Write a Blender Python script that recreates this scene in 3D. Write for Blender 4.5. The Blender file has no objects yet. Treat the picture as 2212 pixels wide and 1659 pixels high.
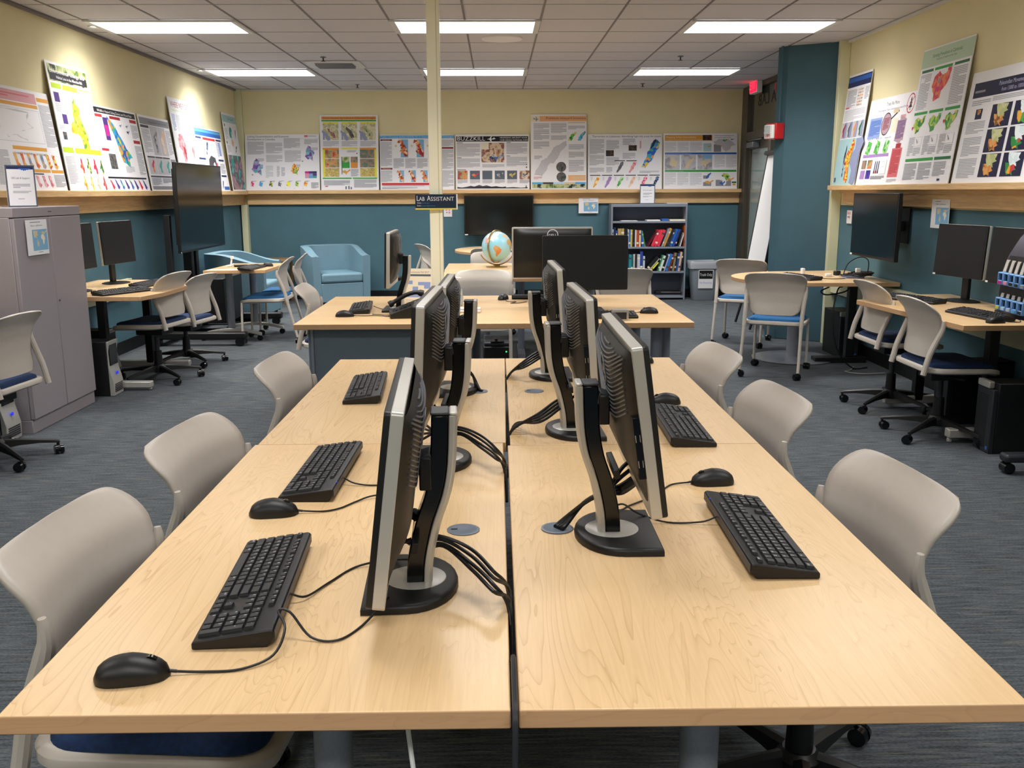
import bpy, math, random
from math import pi, sin, cos, radians
from mathutils import Vector, Matrix
random.seed(7)
SC = bpy.context.scene
COL = SC.collection
D = bpy.data

# ---------------------------------------------------------------- materials
def lin(h):
    if isinstance(h, str):
        h = h.lstrip('#')
        c = [int(h[i:i+2], 16)/255 for i in (0, 2, 4)]
    else:
        c = [v/255 for v in h]
    return tuple((v/12.92 if v <= .04045 else ((v+.055)/1.055)**2.4) for v in c)
MATS = {}
def mat(name, col, rough=.5, metal=0., spec=.5, emit=0., noise=None, bump=None, trans=0., coat=0., alpha=1.):
    m = D.materials.new(name); m.use_nodes = True
    nt = m.node_tree; b = nt.nodes['Principled BSDF']
    c = lin(col)
    b.inputs['Base Color'].default_value = (*c, 1)
    b.inputs['Roughness'].default_value = rough
    b.inputs['Metallic'].default_value = metal
    b.inputs['Specular IOR Level'].default_value = spec
    b.inputs['Transmission Weight'].default_value = trans
    b.inputs['Coat Weight'].default_value = coat
    b.inputs['Alpha'].default_value = alpha
    if emit:
        b.inputs['Emission Color'].default_value = (*c, 1); b.inputs['Emission Strength'].default_value = emit
    if noise or bump:
        tc = nt.nodes.new('ShaderNodeTexCoord')
    if noise:   # (scale, amount, (sx,sy,sz))
        mp = nt.nodes.new('ShaderNodeMapping'); mp.inputs['Scale'].default_value = noise[2] if len(noise) > 2 else (1, 1, 1)
        n = nt.nodes.new('ShaderNodeTexNoise'); n.inputs['Scale'].default_value = noise[0]; n.inputs['Detail'].default_value = 5
        r = nt.nodes.new('ShaderNodeValToRGB')
        a = noise[1]
        r.color_ramp.elements[0].position = .3; r.color_ramp.elements[1].position = .7
        r.color_ramp.elements[0].color = (*[max(0, v*(1-a)) for v in c], 1); r.color_ramp.elements[1].color = (*[min(1, v*(1+a)) for v in c], 1)
        nt.links.new(tc.outputs['Object'], mp.inputs[0]); nt.links.new(mp.outputs[0], n.inputs[0]); nt.links.new(n.outputs[0], r.inputs[0]); nt.links.new(r.outputs[0], b.inputs['Base Color'])
    if bump:    # (scale, strength)
        n2 = nt.nodes.new('ShaderNodeTexNoise'); n2.inputs['Scale'].default_value = bump[0]; n2.inputs['Detail'].default_value = 3
        bp = nt.nodes.new('ShaderNodeBump'); bp.inputs['Strength'].default_value = bump[1]; bp.inputs['Distance'].default_value = .01
        nt.links.new(tc.outputs['Object'], n2.inputs[0]); nt.links.new(n2.outputs[0], bp.inputs['Height']); nt.links.new(bp.outputs[0], b.inputs['Normal'])
    MATS[name] = m
    return m
def ramp_mat(name, cols, scale, kind='VORONOI', rough=.6, stretch=(1, 1, 1), interp='CONSTANT'):
    m = D.materials.new(name); m.use_nodes = True
    nt = m.node_tree; b = nt.nodes['Principled BSDF']; b.inputs['Roughness'].default_value = rough
    tc = nt.nodes.new('ShaderNodeTexCoord'); mp = nt.nodes.new('ShaderNodeMapping'); mp.inputs['Scale'].default_value = stretch
    nt.links.new(tc.outputs['Object'], mp.inputs[0])
    r = nt.nodes.new('ShaderNodeValToRGB'); r.color_ramp.interpolation = interp
    els = r.color_ramp.elements
    while len(els) < len(cols): els.new(.5)
    for i, c in enumerate(cols):
        els[i].position = (i/len(cols)) if kind == 'VORONOI' else .28 + .44*i/len(cols)
        els[i].color = (*lin(c), 1)
    if kind == 'VORONOI':
        t = nt.nodes.new('ShaderNodeTexVoronoi'); t.inputs['Scale'].default_value = scale
        s = nt.nodes.new('ShaderNodeSeparateColor')
        nt.links.new(mp.outputs[0], t.inputs['Vector']); nt.links.new(t.outputs['Color'], s.inputs[0]); nt.links.new(s.outputs[0], r.inputs[0])
    else:
        t = nt.nodes.new('ShaderNodeTexNoise'); t.inputs['Scale'].default_value = scale; t.inputs['Detail'].default_value = 6
        nt.links.new(mp.outputs[0], t.inputs['Vector']); nt.links.new(t.outputs[0], r.inputs[0])
    nt.links.new(r.outputs[0], b.inputs['Base Color'])
    MATS[name] = m
    return m

mat('wall_yellow', '#e6dbb0', .8, noise=(3, .03), bump=(220, .06))
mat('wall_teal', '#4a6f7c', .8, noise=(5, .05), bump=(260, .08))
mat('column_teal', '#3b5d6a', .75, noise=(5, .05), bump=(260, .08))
mat('cream', '#d9d8b4', .5)
mat('pole_cream', '#fbf9e2', .45)
mat('base_black', '#0c0d10', .5)
mat('ceiling_tile', '#d0ced3', .9, noise=(160, .06), bump=(120, .15))
mat('ceiling_bar', '#7d7778', .6)
mat('ceiling_bar_pale', '#a8a4a5', .6)
mat('rib', '#55575d', .35)
mat('white_trim', '#d8d8d6', .5)
mat('lamp', '#ffffff', .5, emit=5.0)
mat('lamp_louver', '#ffffff', .4)
mat('pine', '#d9b583', .5, noise=(6, .14, (1, 1, 14)))
mat('pine_dark', '#b88f62', .5, noise=(5, .18, (1, 1, 12)))
mat('bronze', '#565046', .45, metal=.3)
mat('plastic', '#c2bab0', .42, noise=(40, .02), bump=(500, .04))
mat('navy', '#0d2a52', .9, noise=(90, .3), bump=(400, .2))
mat('blue_seat', '#1f639a', .85, noise=(90, .15), bump=(400, .2))
mat('black', '#0b0b0d', .45, bump=(700, .03))
mat('black_soft', '#111216', .6)
mat('black_gloss', '#07080b', .16)
mat('charcoal', '#2b2d33', .45)
mat('keycap', '#1c1d21', .42)
mat('screen', '#05070a', .13, spec=.6)
mat('screen_matte', '#0a0d12', .38)
mat('silver', '#c3c0b9', .32, metal=.3)
mat('silver_dark', '#7d8188', .35, metal=.6)
mat('leg_grey', '#979ca6', .35, metal=.5, noise=(200, .06))
mat('steel_grey', '#7f8796', .45, metal=.25)
mat('shelf_grey', '#88909c', .45, metal=.2)
mat('shelf_back', '#596070', .6)
mat('modesty', '#6d7c8c', .55)
mat('cabinet', '#9a9398', .42, noise=(180, .03))
mat('cabinet_dark', '#4a4645', .6)
mat('grommet', '#6a7482', .4)
mat('white', '#e9e9ea', .6)
mat('paper', '#f0eff3', .7)
mat('ink', '#33333a', .7)
mat('inkblack', '#121216', .7)
mat('textgrey', '#a9aab2', .7)
mat('textlight', '#c9cad0', .7)
mat('textfaint', '#c3c9da', .7)
mat('key_white', '#dfe3ee', .6)
mat('foam_edge', '#b9b5a6', .8)
mat('upholstery', '#6d8e9e', .6, noise=(60, .05), bump=(300, .1))
mat('brown_top', '#8a6a45', .45, noise=(8, .15, (1, 12, 1)))
mat('red_box', '#c01c22', .4)
mat('exit_red', '#ff1038', .5, emit=2.6)
mat('led_green', '#30ff70', .5, emit=3)
mat('led_blue', '#3040ff', .5, emit=.5)
mat('led_white', '#ffffff', .5, emit=1.5)
mat('bin_grey', '#7f8890', .5)
mat('bag', '#a9adb4', .35, alpha=1)
mat('brass', '#b08d4c', .3, metal=.8)
mat('globe_land', '#c9a56a', .35)
mat('globe_land2', '#d98a4c', .35)
mat('globe_pale', '#e5e7e4', .35)
mat('yellow', '#d8d030', .6)
mat('sign_navy', '#0c2540', .4)
mat('sign_yellow', '#e8d94a', .5)
mat('sign_cyan', '#3f87a8', .5)
mat('cart_blue', '#7fb0e6', .4)
mat('handle_beige', '#b9b3a8', .45)
mat('glass_dim', '#3a3f3c', .08, spec=.6)
mat('glass_door', '#8c9a98', .1, spec=.6)
mat('clear', '#f4fbff', .05, trans=.85)
mat('gel_label', '#e9edf2', .4)
mat('sat_band', '#101418', .5)
mat('plotter_grey', '#3a3844', .4)
mat('cord_grey', '#8b8984', .5)
for n, c in dict(p_red='#c8313a', p_crimson='#a8242e', p_orange='#e2933c', p_amber='#e0a03a', p_peach='#efb583', p_yellow='#e8e03c', p_lime='#b9d52a', p_green='#2f9a3c', p_dgreen='#1c6a3a',
                 p_blue='#2f63b4', p_sky='#57a6da', p_lblue='#b9d2ec', p_navy='#1f2a5c', p_purple='#4a2a7c', p_pink='#e58fb0', p_magenta='#d01c8c', p_maroon='#7a1c2c', p_black='#14141a', p_charc='#3d3b42',
                 p_grey='#8d8c94', p_lgrey='#c4c3c8', p_lav='#b9b8d6', p_teal='#2fa39a', p_tan='#d8c8a2', p_cream='#efe6cf', p_sea='#7fb3d8', p_dsea='#8f97b8', p_rose='#d9a0a8', p_periw='#8fa2d4', p_salmon='#d46a70',
                 p_mauve='#b898a4', p_white='#f2f2f4', p_pgreen='#b9d0b4', p_mid='#12123a', p_lilac='#a884c4', p_paleteal='#a9cdd2', p_slate='#55606e').items():
    mat(n, c, .65)
ramp_mat('m_warm', ['#f0e060', '#f0b040', '#e87830', '#d84020', '#f4d24a', '#c82818'], 60)
ramp_mat('m_yellow', ['#f6ea20', '#f2d818', '#f6f030', '#f0a020', '#5a8a20', '#f8f060'], 34)
ramp_mat('m_blue', ['#1c6fc4', '#2a9ad8', '#1c3f9c', '#58b8d8', '#7ac8a0', '#2060b8'], 34)
ramp_mat('m_rainbow', ['#1c4fb4', '#2a9ad8', '#40b870', '#d8c840', '#e8a040', '#2060c8', '#38b0c8'], 26)
ramp_mat('m_purple', ['#7a58a8', '#a890c8', '#58a8c0', '#c060a0', '#8fc0d0', '#6a4898'], 26)
ramp_mat('m_pink', ['#e86090', '#f0a0b8', '#d83070', '#f4c8d0'], 40)
ramp_mat('m_red', ['#e05030', '#d83040', '#e88048', '#c82858', '#e86a3a'], 30)
ramp_mat('m_rose', ['#e8a0a8', '#f0c0c4', '#d87080', '#e890a0'], 40)
ramp_mat('m_green', ['#38983a', '#78b848', '#a8cc50', '#287a38', '#d0d060'], 34)
ramp_mat('m_greens', ['#2a9a30', '#60b850', '#98d080', '#c8e8b8'], 40)
ramp_mat('m_dgreen', ['#1c4a34', '#38783a', '#88a040', '#d8d060', '#203028'], 44)
ramp_mat('m_grey', ['#707078', '#98989f', '#b8b8bf', '#50505a'], 40)
ramp_mat('m_navy', ['#203060', '#506898', '#a0b0c8', '#182040'], 40)
ramp_mat('m_indigo', ['#38288c', '#4a30a0', '#2c2880', '#5838b0'], 30)
ramp_mat('m_crimson', ['#d82848', '#e83858', '#c01c3c'], 30)
ramp_mat('m_peach', ['#f0d0b8', '#e8b898', '#f4e0d0'], 30)
ramp_mat('m_chi', ['#e8b080', '#d88050', '#c05030', '#f0d0a0', '#982818'], 38)
ramp_mat('m_gold', ['#f0b830', '#f4d060', '#e89020', '#f8e8a0'], 34)
ramp_mat('m_sat', ['#5a4030', '#a87858', '#c8a888', '#e0d0b8', '#8a3828', '#988878'], 9, 'NOISE', interp='LINEAR')
ramp_mat('m_satred', ['#a02020', '#c84040', '#d8a060', '#708860', '#c03030'], 12, 'NOISE', interp='LINEAR')
ramp_mat('m_satgreen', ['#2a6858', '#78786a', '#b08070', '#38806a', '#a85050'], 12, 'NOISE', interp='LINEAR')
ramp_mat('m_satyellow', ['#c8b060', '#e0d090', '#a89848', '#d8c478', '#b88a40'], 16, 'NOISE', interp='LINEAR')
ramp_mat('m_terrain', ['#a8a8b4', '#b8b8c0', '#c8c6ca', '#98969f'], 8, 'NOISE', interp='LINEAR')
ramp_mat('m_coast', ['#d8d0a0', '#c8c890', '#e4dcc0', '#a8a878', '#d0c8a8'], 14, 'NOISE', interp='LINEAR')
ramp_mat('m_land', ['#7a8a48', '#385a28', '#98a860', '#c8c8a0', '#182818'], 10, 'NOISE', interp='LINEAR')
ramp_mat('m_night', ['#0c0c10', '#281c18', '#0a0a0e', '#583820', '#101014'], 10, 'NOISE', interp='LINEAR')
ramp_mat('m_darkphoto', ['#4a4a4c', '#2c2c2f', '#6a6864', '#38383a'], 16, 'NOISE', interp='LINEAR')
ramp_mat('m_spill', ['#28a89a', '#8a5a78', '#b8989c', '#5a4858', '#48b0a4', '#c8b0a8'], 5, 'NOISE', interp='LINEAR')
ramp_mat('m_rwanda', ['#4058a0', '#7088b0', '#e8c070', '#e07038', '#c84028'], 7, 'NOISE', interp='LINEAR')
ramp_mat('m_globe', ['#7fc0d8', '#8fcbe0', '#a6d8e4', '#9ad0e2'], 3, 'NOISE', rough=.3, interp='LINEAR')
ramp_mat('m_northam', ['#e8a050', '#d88840', '#8a5a28', '#e0a860'], 40)
ramp_mat('m_northam2', ['#2a8a40', '#48a048', '#e8a830', '#c83838', '#38984a', '#e0b050'], 16)
ramp_mat('m_ice', ['#e8f2f4', '#d8e8ec', '#f4f8fa'], 20)
ramp_mat('m_icegreen', ['#c8cc90', '#b8c080', '#d4d4a4'], 20)

def wood(name, c1, c2, c3, axis=1, rough=.32):
    m = D.materials.new(name); m.use_nodes = True
    nt = m.node_tree; b = nt.nodes['Principled BSDF']; N = nt.nodes.new; L = nt.links.new
    tc = N('ShaderNodeTexCoord'); mp = N('ShaderNodeMapping')
    sc = [6., 6., 6.]; sc[axis] = .9
    mp.inputs['Scale'].default_value = sc
    L(tc.outputs['Object'], mp.inputs[0])
    n0 = N('ShaderNodeTexNoise'); n0.inputs['Scale'].default_value = 1.1; n0.inputs['Detail'].default_value = 3; n0.inputs['Distortion'].default_value = .6
    L(mp.outputs[0], n0.inputs[0])
    # growth rings: bands of the low-frequency noise
    mu = N('ShaderNodeMath'); mu.operation = 'MULTIPLY'; mu.inputs[1].default_value = 26
    fr = N('ShaderNodeMath'); fr.operation = 'FRACT'
    L(n0.outputs[0], mu.inputs[0]); L(mu.outputs[0], fr.inputs[0])
    rr = N('ShaderNodeValToRGB'); e = rr.color_ramp.elements
    e[0].position = 0; e[0].color = (1, 1, 1, 1); e[1].position = .86; e[1].color = (.0, 0, 0, 1)
    x = e.new(.12); x.color = (.35, .35, .35, 1); y = e.new(.3); y.color = (.05, .05, .05, 1)
    L(fr.outputs[0], rr.inputs[0])
    # broad tone patches and fine grain
    n1 = N('ShaderNodeTexNoise'); n1.inputs['Scale'].default_value = .5; n1.inputs['Detail'].default_value = 2; L(mp.outputs[0], n1.inputs[0])
    mp2 = N('ShaderNodeMapping'); s2 = [220., 220., 220.]; s2[axis] = 6; mp2.inputs['Scale'].default_value = s2; L(tc.outputs['Object'], mp2.inputs[0])
    n2 = N('ShaderNodeTexNoise'); n2.inputs['Scale'].default_value = 1; n2.inputs['Detail'].default_value = 2; L(mp2.outputs[0], n2.inputs[0])
    r1 = N('ShaderNodeValToRGB'); r1.color_ramp.elements[0].position = .3; r1.color_ramp.elements[1].position = .72
    r1.color_ramp.elements[0].color = (*lin(c1), 1); r1.color_ramp.elements[1].color = (*lin(c2), 1); L(n1.outputs[0], r1.inputs[0])
    # rings fade in and out over the board
    n3 = N('ShaderNodeTexNoise'); n3.inputs['Scale'].default_value = .8; L(mp.outputs[0], n3.inputs[0])
    r3 = N('ShaderNodeValToRGB'); r3.color_ramp.elements[0].position = .42; r3.color_ramp.elements[0].color = (.05, .05, .05, 1); r3.color_ramp.elements[1].position = .7; r3.color_ramp.elements[1].color = (.55, .55, .55, 1); L(n3.outputs[0], r3.inputs[0])
    m3 = N('ShaderNodeMath'); m3.operation = 'MULTIPLY'; L(rr.outputs[0], m3.inputs[0]); L(r3.outputs[0], m3.inputs[1])
    mx = N('ShaderNodeMix'); mx.data_type = 'RGBA'; L(m3.outputs[0], mx.inputs[0]); L(r1.outputs[0], mx.inputs[6]); mx.inputs[7].default_value = (*lin(c3), 1)
    mx2 = N('ShaderNodeMix'); mx2.data_type = 'RGBA'; mx2.blend_type = 'MULTIPLY'; mx2.inputs[0].default_value = .16; L(mx.outputs[2], mx2.inputs[6]); L(n2.outputs[0], mx2.inputs[7])
    L(mx2.outputs[2], b.inputs['Base Color'])
    b.inputs['Roughness'].default_value = rough
    MATS[name] = m
wood('maple', '#ecc48e', '#f6d4a4', '#c0925e', 1, .27)
wood('maple_x', '#ecc48e', '#f6d4a4', '#c0925e', 0, .27)
wood('maple_edge', '#cfa378', '#d9af84', '#ab8157', 0, .5)

def carpet():
    m = D.materials.new('carpet'); m.use_nodes = True
    nt = m.node_tree; b = nt.nodes['Principled BSDF']; N = nt.nodes.new; L = nt.links.new
    tc = N('ShaderNodeTexCoord')
    def layer(scale, ramp):
        mp = N('ShaderNodeMapping'); mp.inputs['Scale'].default_value = scale; L(tc.outputs['Object'], mp.inputs[0])
        n = N('ShaderNodeTexNoise'); n.inputs['Scale'].default_value = 1; n.inputs['Detail'].default_value = 3; L(mp.outputs[0], n.inputs[0])
        r = N('ShaderNodeValToRGB'); r.color_ramp.elements[0].position, r.color_ramp.elements[1].position = .36, .64
        r.color_ramp.elements[0].color = (*lin(ramp[0]), 1); r.color_ramp.elements[1].color = (*lin(ramp[1]), 1); L(n.outputs[0], r.inputs[0]); return r
    a = layer((7, 95, 1), ('#2b3136', '#646a6f'))
    c = layer((90, 230, 1), ('#383e43', '#696e72'))
    mx = N('ShaderNodeMix'); mx.data_type = 'RGBA'; mx.inputs[0].default_value = .45; L(a.outputs[0], mx.inputs[6]); L(c.outputs[0], mx.inputs[7])
    # thin ochre and teal accent yarns
    mp = N('ShaderNodeMapping'); mp.inputs['Scale'].default_value = (5, 150, 1); L(tc.outputs['Object'], mp.inputs[0])
    n = N('ShaderNodeTexNoise'); n.inputs['Scale'].default_value = 1; n.inputs['Detail'].default_value = 1; L(mp.outputs[0], n.inputs[0])
    r = N('ShaderNodeValToRGB'); r.color_ramp.elements[0].position, r.color_ramp.elements[1].position = .66, .74; r.color_ramp.elements[0].color = (0, 0, 0, 1); r.color_ramp.elements[1].color = (.6, .6, .6, 1); L(n.outputs[0], r.inputs[0])
    m2 = N('ShaderNodeMix'); m2.data_type = 'RGBA'; L(r.outputs[0], m2.inputs[0]); L(mx.outputs[2], m2.inputs[6]); m2.inputs[7].default_value = (*lin('#8c8a70'), 1)
    L(m2.outputs[2], b.inputs['Base Color']); b.inputs['Roughness'].default_value = .95; b.inputs['Specular IOR Level'].default_value = .15
    MATS['carpet'] = m
carpet()

# ---------------------------------------------------------------- mesh builder
class MB:
    def __init__(s): s.v = []; s.f = []; s.m = []; s.mats = []
    def mi(s, m):
        if m not in s.mats: s.mats.append(m)
        return s.mats.index(m)
    def add(s, vs, fs, m):
        o = len(s.v); s.v += [tuple(p) for p in vs]; k = s.mi(m)
        for f in fs: s.f.append([i+o for i in f]); s.m.append(k)
        return s
    def poly(s, pts, m): return s.add(pts, [list(range(len(pts)))], m)
    def box(s, x0, x1, y0, y1, z0, z1, m, M=None):
        vs = [(x, y, z) for z in (z0, z1) for y in (y0, y1) for x in (x0, x1)]
        if M is not None: vs = [tuple(M @ Vector(p)) for p in vs]
        return s.add(vs, [(0, 2, 3, 1), (4, 5, 7, 6), (0, 1, 5, 4), (2, 6, 7, 3), (0, 4, 6, 2), (1, 3, 7, 5)], m)
    def cbox(s, c, sz, m, rot=(0, 0, 0)):
        from mathutils import Euler
        M = Matrix.Translation(c) @ Euler(rot).to_matrix().to_4x4()
        a, b, e = [q/2 for q in sz]
        return s.box(-a, a, -b, b, -e, e, m, M)
    def prism(s, poly, z0, z1, m, mside=None, M=None, top=True):
        n = len(poly)
        vs = [(x, y, z0) for x, y in poly] + [(x, y, z1) for x, y in poly]
        if M is not None: vs = [tuple(M @ Vector(p)) for p in vs]
        o = len(s.v); s.v += vs; k = s.mi(m); ks = s.mi(mside or m)
        s.f.append([o+i for i in range(n-1, -1, -1)]); s.m.append(k)
        s.f.append([o+n+i for i in range(n)]); s.m.append(k)
        for i in range(n):
            j = (i+1) % n
            s.f.append([o+i, o+j, o+n+j, o+n+i]); s.m.append(ks)
        return s
    def rings(s, rings, m, caps=True, closed=True):
        n = len(rings[0]); o = len(s.v); k = s.mi(m)
        for r in rings: s.v += [tuple(p) for p in r]
        for a in range(len(rings)-1):
            for i in range(n if closed else n-1):
                j = (i+1) % n
                s.f.append([o+a*n+i, o+a*n+j, o+(a+1)*n+j, o+(a+1)*n+i]); s.m.append(k)
        if caps:
            s.f.append([o+i for i in range(n-1, -1, -1)]); s.m.append(k)
            b = o+(len(rings)-1)*n; s.f.append([b+i for i in range(n)]); s.m.append(k)
        return s
    def cyl(s, p0, p1, r0, r1=None, n=16, m='black'):
        return s.tube([p0, p1], [r0, r0 if r1 is None else r1], n, m)
    def tube(s, pts, r, n=8, m='black'):
        P = [Vector(p) for p in pts]; R = r if isinstance(r, (list, tuple)) else [r]*len(P)
        rings = []; up = None
        for i, p in enumerate(P):
            t = (P[min(i+1, len(P)-1)] - P[max(i-1, 0)])
            if t.length < 1e-9: t = Vector((0, 0, 1))
            t.normalize()
            if up is None:
                a = Vector((0, 0, 1)) if abs(t.z) < .9 else Vector((1, 0, 0))
                up = (a - t*a.dot(t)).normalized()
            else:
                u = up - t*up.dot(t)
                up = u.normalized() if u.length > 1e-6 else up
            w = t.cross(up)
            rings.append([p + up*cos(2*pi*k/n)*R[i] + w*sin(2*pi*k/n)*R[i] for k in range(n)])
        return s.rings(rings, m)
    def lathe(s, prof, n, m, c=(0, 0, 0), M=None):
        rings = []
        for r, z in prof:
            rg = [Vector((c[0]+max(r, 1e-5)*cos(2*pi*k/n), c[1]+max(r, 1e-5)*sin(2*pi*k/n), c[2]+z)) for k in range(n)]
            if M is not None: rg = [M @ p for p in rg]
            rings.append(rg)
        return s.rings(rings, m)
    def grid(s, fn, nu, nv, m, M=None):
        o = len(s.v); k = s.mi(m)
        for j in range(nv+1):
            for i in range(nu+1):
                p = Vector(fn(i/nu, j/nv))
                s.v.append(tuple(M @ p if M is not None else p))
        for j in range(nv):
            for i in range(nu):
                a = o+j*(nu+1)+i
                s.f.append([a, a+1, a+nu+2, a+nu+1]); s.m.append(k)
        return s
    def sphere(s, c, r, m, nu=16, nv=10, sc=(1, 1, 1)):
        rings = []
        for j in range(1, nv):
            a = pi*j/nv
            rings.append([(c[0]+r*sc[0]*sin(a)*cos(2*pi*i/nu), c[1]+r*sc[1]*sin(a)*sin(2*pi*i/nu), c[2]-r*sc[2]*cos(a)) for i in range(nu)])
        return s.rings(rings, m)
    def text(s, body, size, m, M, align='LEFT', width=None):
        vs, fs = text_geo(body)
        if not vs: return s
        x1 = max(v[0] for v in vs); x0 = min(v[0] for v in vs)
        k = size; kx = size
        if width: kx = width/max(1e-6, (x1-x0))
        ox = 0 if align == 'LEFT' else (-(x0+x1)/2 if align == 'CENTER' else -x1)
        return s.add([tuple(M @ Vector(((v[0]+ox)*kx, v[1]*k, 0))) for v in vs], fs, m)
    def build(s, name, parent=None, bevel=0, smooth=35, loc=None, rot=None, seg=2, solid=0):
        me = D.meshes.new(name); me.from_pydata(s.v, [], s.f)
        for m in s.mats: me.materials.append(MATS[m])
        me.polygons.foreach_set('material_index', s.m); me.update()
        if smooth:
            me.shade_smooth(); me.set_sharp_from_angle(angle=radians(smooth))
        o = D.objects.new(name, me); COL.objects.link(o)
        if parent is not None: o.parent = parent
        if loc is not None: o.location = loc
        if rot is not None: o.rotation_euler = rot
        if solid:
            md = o.modifiers.new('solid', 'SOLIDIFY'); md.thickness = solid; md.offset = 0
        if bevel:
            md = o.modifiers.new('bevel', 'BEVEL'); md.width = bevel; md.segments = seg; md.limit_method = 'ANGLE'; md.angle_limit = radians(40)
        return o
_TX = {}
def text_geo(body):
    if body not in _TX:
        c = D.curves.new('lettering', 'FONT'); c.body = body; c.resolution_u = 2; c.size = 1
        o = D.objects.new('lettering', c); COL.objects.link(o)
        bpy.context.view_layer.update()
        me = o.evaluated_get(bpy.context.evaluated_depsgraph_get()).to_mesh()
        _TX[body] = ([tuple(v.co) for v in me.vertices], [list(p.vertices) for p in me.polygons])
        o.evaluated_get(bpy.context.evaluated_depsgraph_get()).to_mesh_clear()
        D.objects.remove(o); D.curves.remove(c)
    return _TX[body]
def tag(o, label=None, cat=None, group=None, kind=None):
    if label: o['label'] = label
    if cat: o['category'] = cat
    if group: o['group'] = group
    if kind: o['kind'] = kind
    return o
def thing(name, label, cat, loc=(0, 0, 0), rz=0., group=None):
    o = D.objects.new(name, None); COL.objects.link(o); o.empty_display_size = .1
    o.location = loc; o.rotation_euler = (0, 0, radians(rz))
    return tag(o, label, cat, group)
def struct(o, label=None): return tag(o, label, None, None, 'structure')
def dup(root, loc, rz, label, group=None):
    def cp(o, par):
        c = o.copy(); COL.objects.link(c)
        if par is not None: c.parent = par
        for ch in list(o.children): cp(ch, c)
        return c
    r = cp(root, None); r.location = loc; r.rotation_euler = (0, 0, radians(rz)); r['label'] = label
    if group: r['group'] = group
    return r
def kids(root, base): return [c for c in root.children if c.name.split('.')[0] == base]
def rrect(x0, x1, y0, y1, r, n=5):
    pts = []
    for cx, cy, a0 in ((x1-r, y0+r, -90), (x1-r, y1-r, 0), (x0+r, y1-r, 90), (x0+r, y0+r, 180)):
        for k in range(n+1):
            a = radians(a0+90*k/n); pts.append((cx+r*cos(a), cy+r*sin(a)))
    return pts
def smoothpath(pts, n=6):
    P = [Vector(p) for p in pts]; out = []
    for i in range(len(P)-1):
        p0 = P[max(i-1, 0)]; p1 = P[i]; p2 = P[i+1]; p3 = P[min(i+2, len(P)-1)]
        for k in range(n):
            t = k/n
            out.append(.5*((2*p1)+(p2-p0)*t+(2*p0-5*p1+4*p2-p3)*t*t+(3*p1-p0-3*p2+p3)*t**3))
    out.append(P[-1]); return out
def cable(name, pts, r, parent=None, m='black', n=6):
    return MB().tube(smoothpath(pts, n), r, 8, m).build(name, parent)
def interp(tab, x):
    for (a, b), (c, d) in zip(tab, tab[1:]):
        if x <= c:
            t = max(0, (x-a)/(c-a)); t = t*t*(3-2*t)*.35 + t*.65
            return b+(d-b)*t
    return tab[-1][1]

# ---------------------------------------------------------------- camera
RC = ((0.9998579351023005, -0.016482674912974525, -0.003525768097523675), (-0.006782092862707471, -0.20191276768393793, -0.9793800270899004), (0.015430905008000274, 0.9792648036531924, -0.20199586999913827))
cam = D.cameras.new('camera'); co = D.objects.new('camera', cam); COL.objects.link(co)
Mr = Matrix((RC[0], [-v for v in RC[1]], [-v for v in RC[2]])).transposed().to_4x4()
co.matrix_world = Matrix.Translation((0, 0, 1.47)) @ Mr
cam.sensor_width = 36; cam.sensor_fit = 'HORIZONTAL'; cam.lens = 32.875; cam.clip_start = .05; cam.clip_end = 60
SC.camera = co
SC.view_settings.view_transform = 'Standard'; SC.view_settings.look = 'None'; SC.view_settings.gamma = 1; SC.view_settings.use_curve_mapping = False
SC.view_settings.exposure = -0.22
SC.cycles.use_denoising = True; SC.cycles.max_bounces = 8; SC.cycles.diffuse_bounces = 5; SC.cycles.glossy_bounces = 4; SC.cycles.sample_clamp_indirect = 6
w = D.worlds.new('world'); SC.world = w; w.use_nodes = True
w.node_tree.nodes['Background'].inputs[0].default_value = (.6, .65, .7, 1); w.node_tree.nodes['Background'].inputs[1].default_value = .02
# ================================================================ the room
LW, RW, BW, FW, CZ = -3.49, 3.27, 13.11, -2.4, 2.817
RD = 3.42   # door wall beyond the column
struct(MB().box(LW-.1, RD+.1, FW-.1, BW+.1, -.1, 0, 'carpet').build('floor', smooth=0), 'dark blue grey carpet with fine cross stripes')
struct(MB().box(LW-.1, RD+.1, FW-.1, BW+.1, CZ, CZ+.1, 'ceiling_tile').build('ceiling', smooth=0), 'suspended ceiling of grey mineral tiles')
struct(MB().box(LW-.1, LW, FW, BW, 0, 1.30, 'wall_teal').box(LW-.1, LW, FW, BW, 1.30, CZ, 'wall_yellow').build('wall_left', smooth=0), 'left wall, pale yellow above teal')
struct(MB().box(LW-.1, RD+.1, BW, BW+.1, 0, 1.30, 'wall_teal').box(LW-.1, RD+.1, BW, BW+.1, 1.30, CZ, 'wall_yellow').build('wall_back', smooth=0), 'back wall, pale yellow above teal')
struct(MB().box(RW, RW+.1, FW, 9.6, 0, 1.33, 'wall_teal').box(RW, RW+.1, FW, 9.6, 1.33, CZ, 'wall_yellow').build('wall_right', smooth=0), 'right wall, pale yellow above teal')
struct(MB().box(LW-.1, RD+.1, FW-.1, FW, 0, 1.30, 'wall_teal').box(LW-.1, RD+.1, FW-.1, FW, 1.30, CZ, 'wall_yellow').build('wall_front', smooth=0), 'wall behind the viewer')
struct(MB().box(RD, RD+.1, 9.6, BW, 0, CZ, 'wall_teal').build('wall_door', smooth=0), 'wall beside the door')
struct(MB().prism([(2.735, 9.44), (2.80, 9.33), (3.20, 9.08), (3.27, 9.05), (RD, 9.05), (RD, 9.95), (2.90, 9.95)], 0, CZ, 'column_teal').build('wall_column', smooth=0, bevel=.006), 'teal painted column at the end of the right wall')
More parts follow.
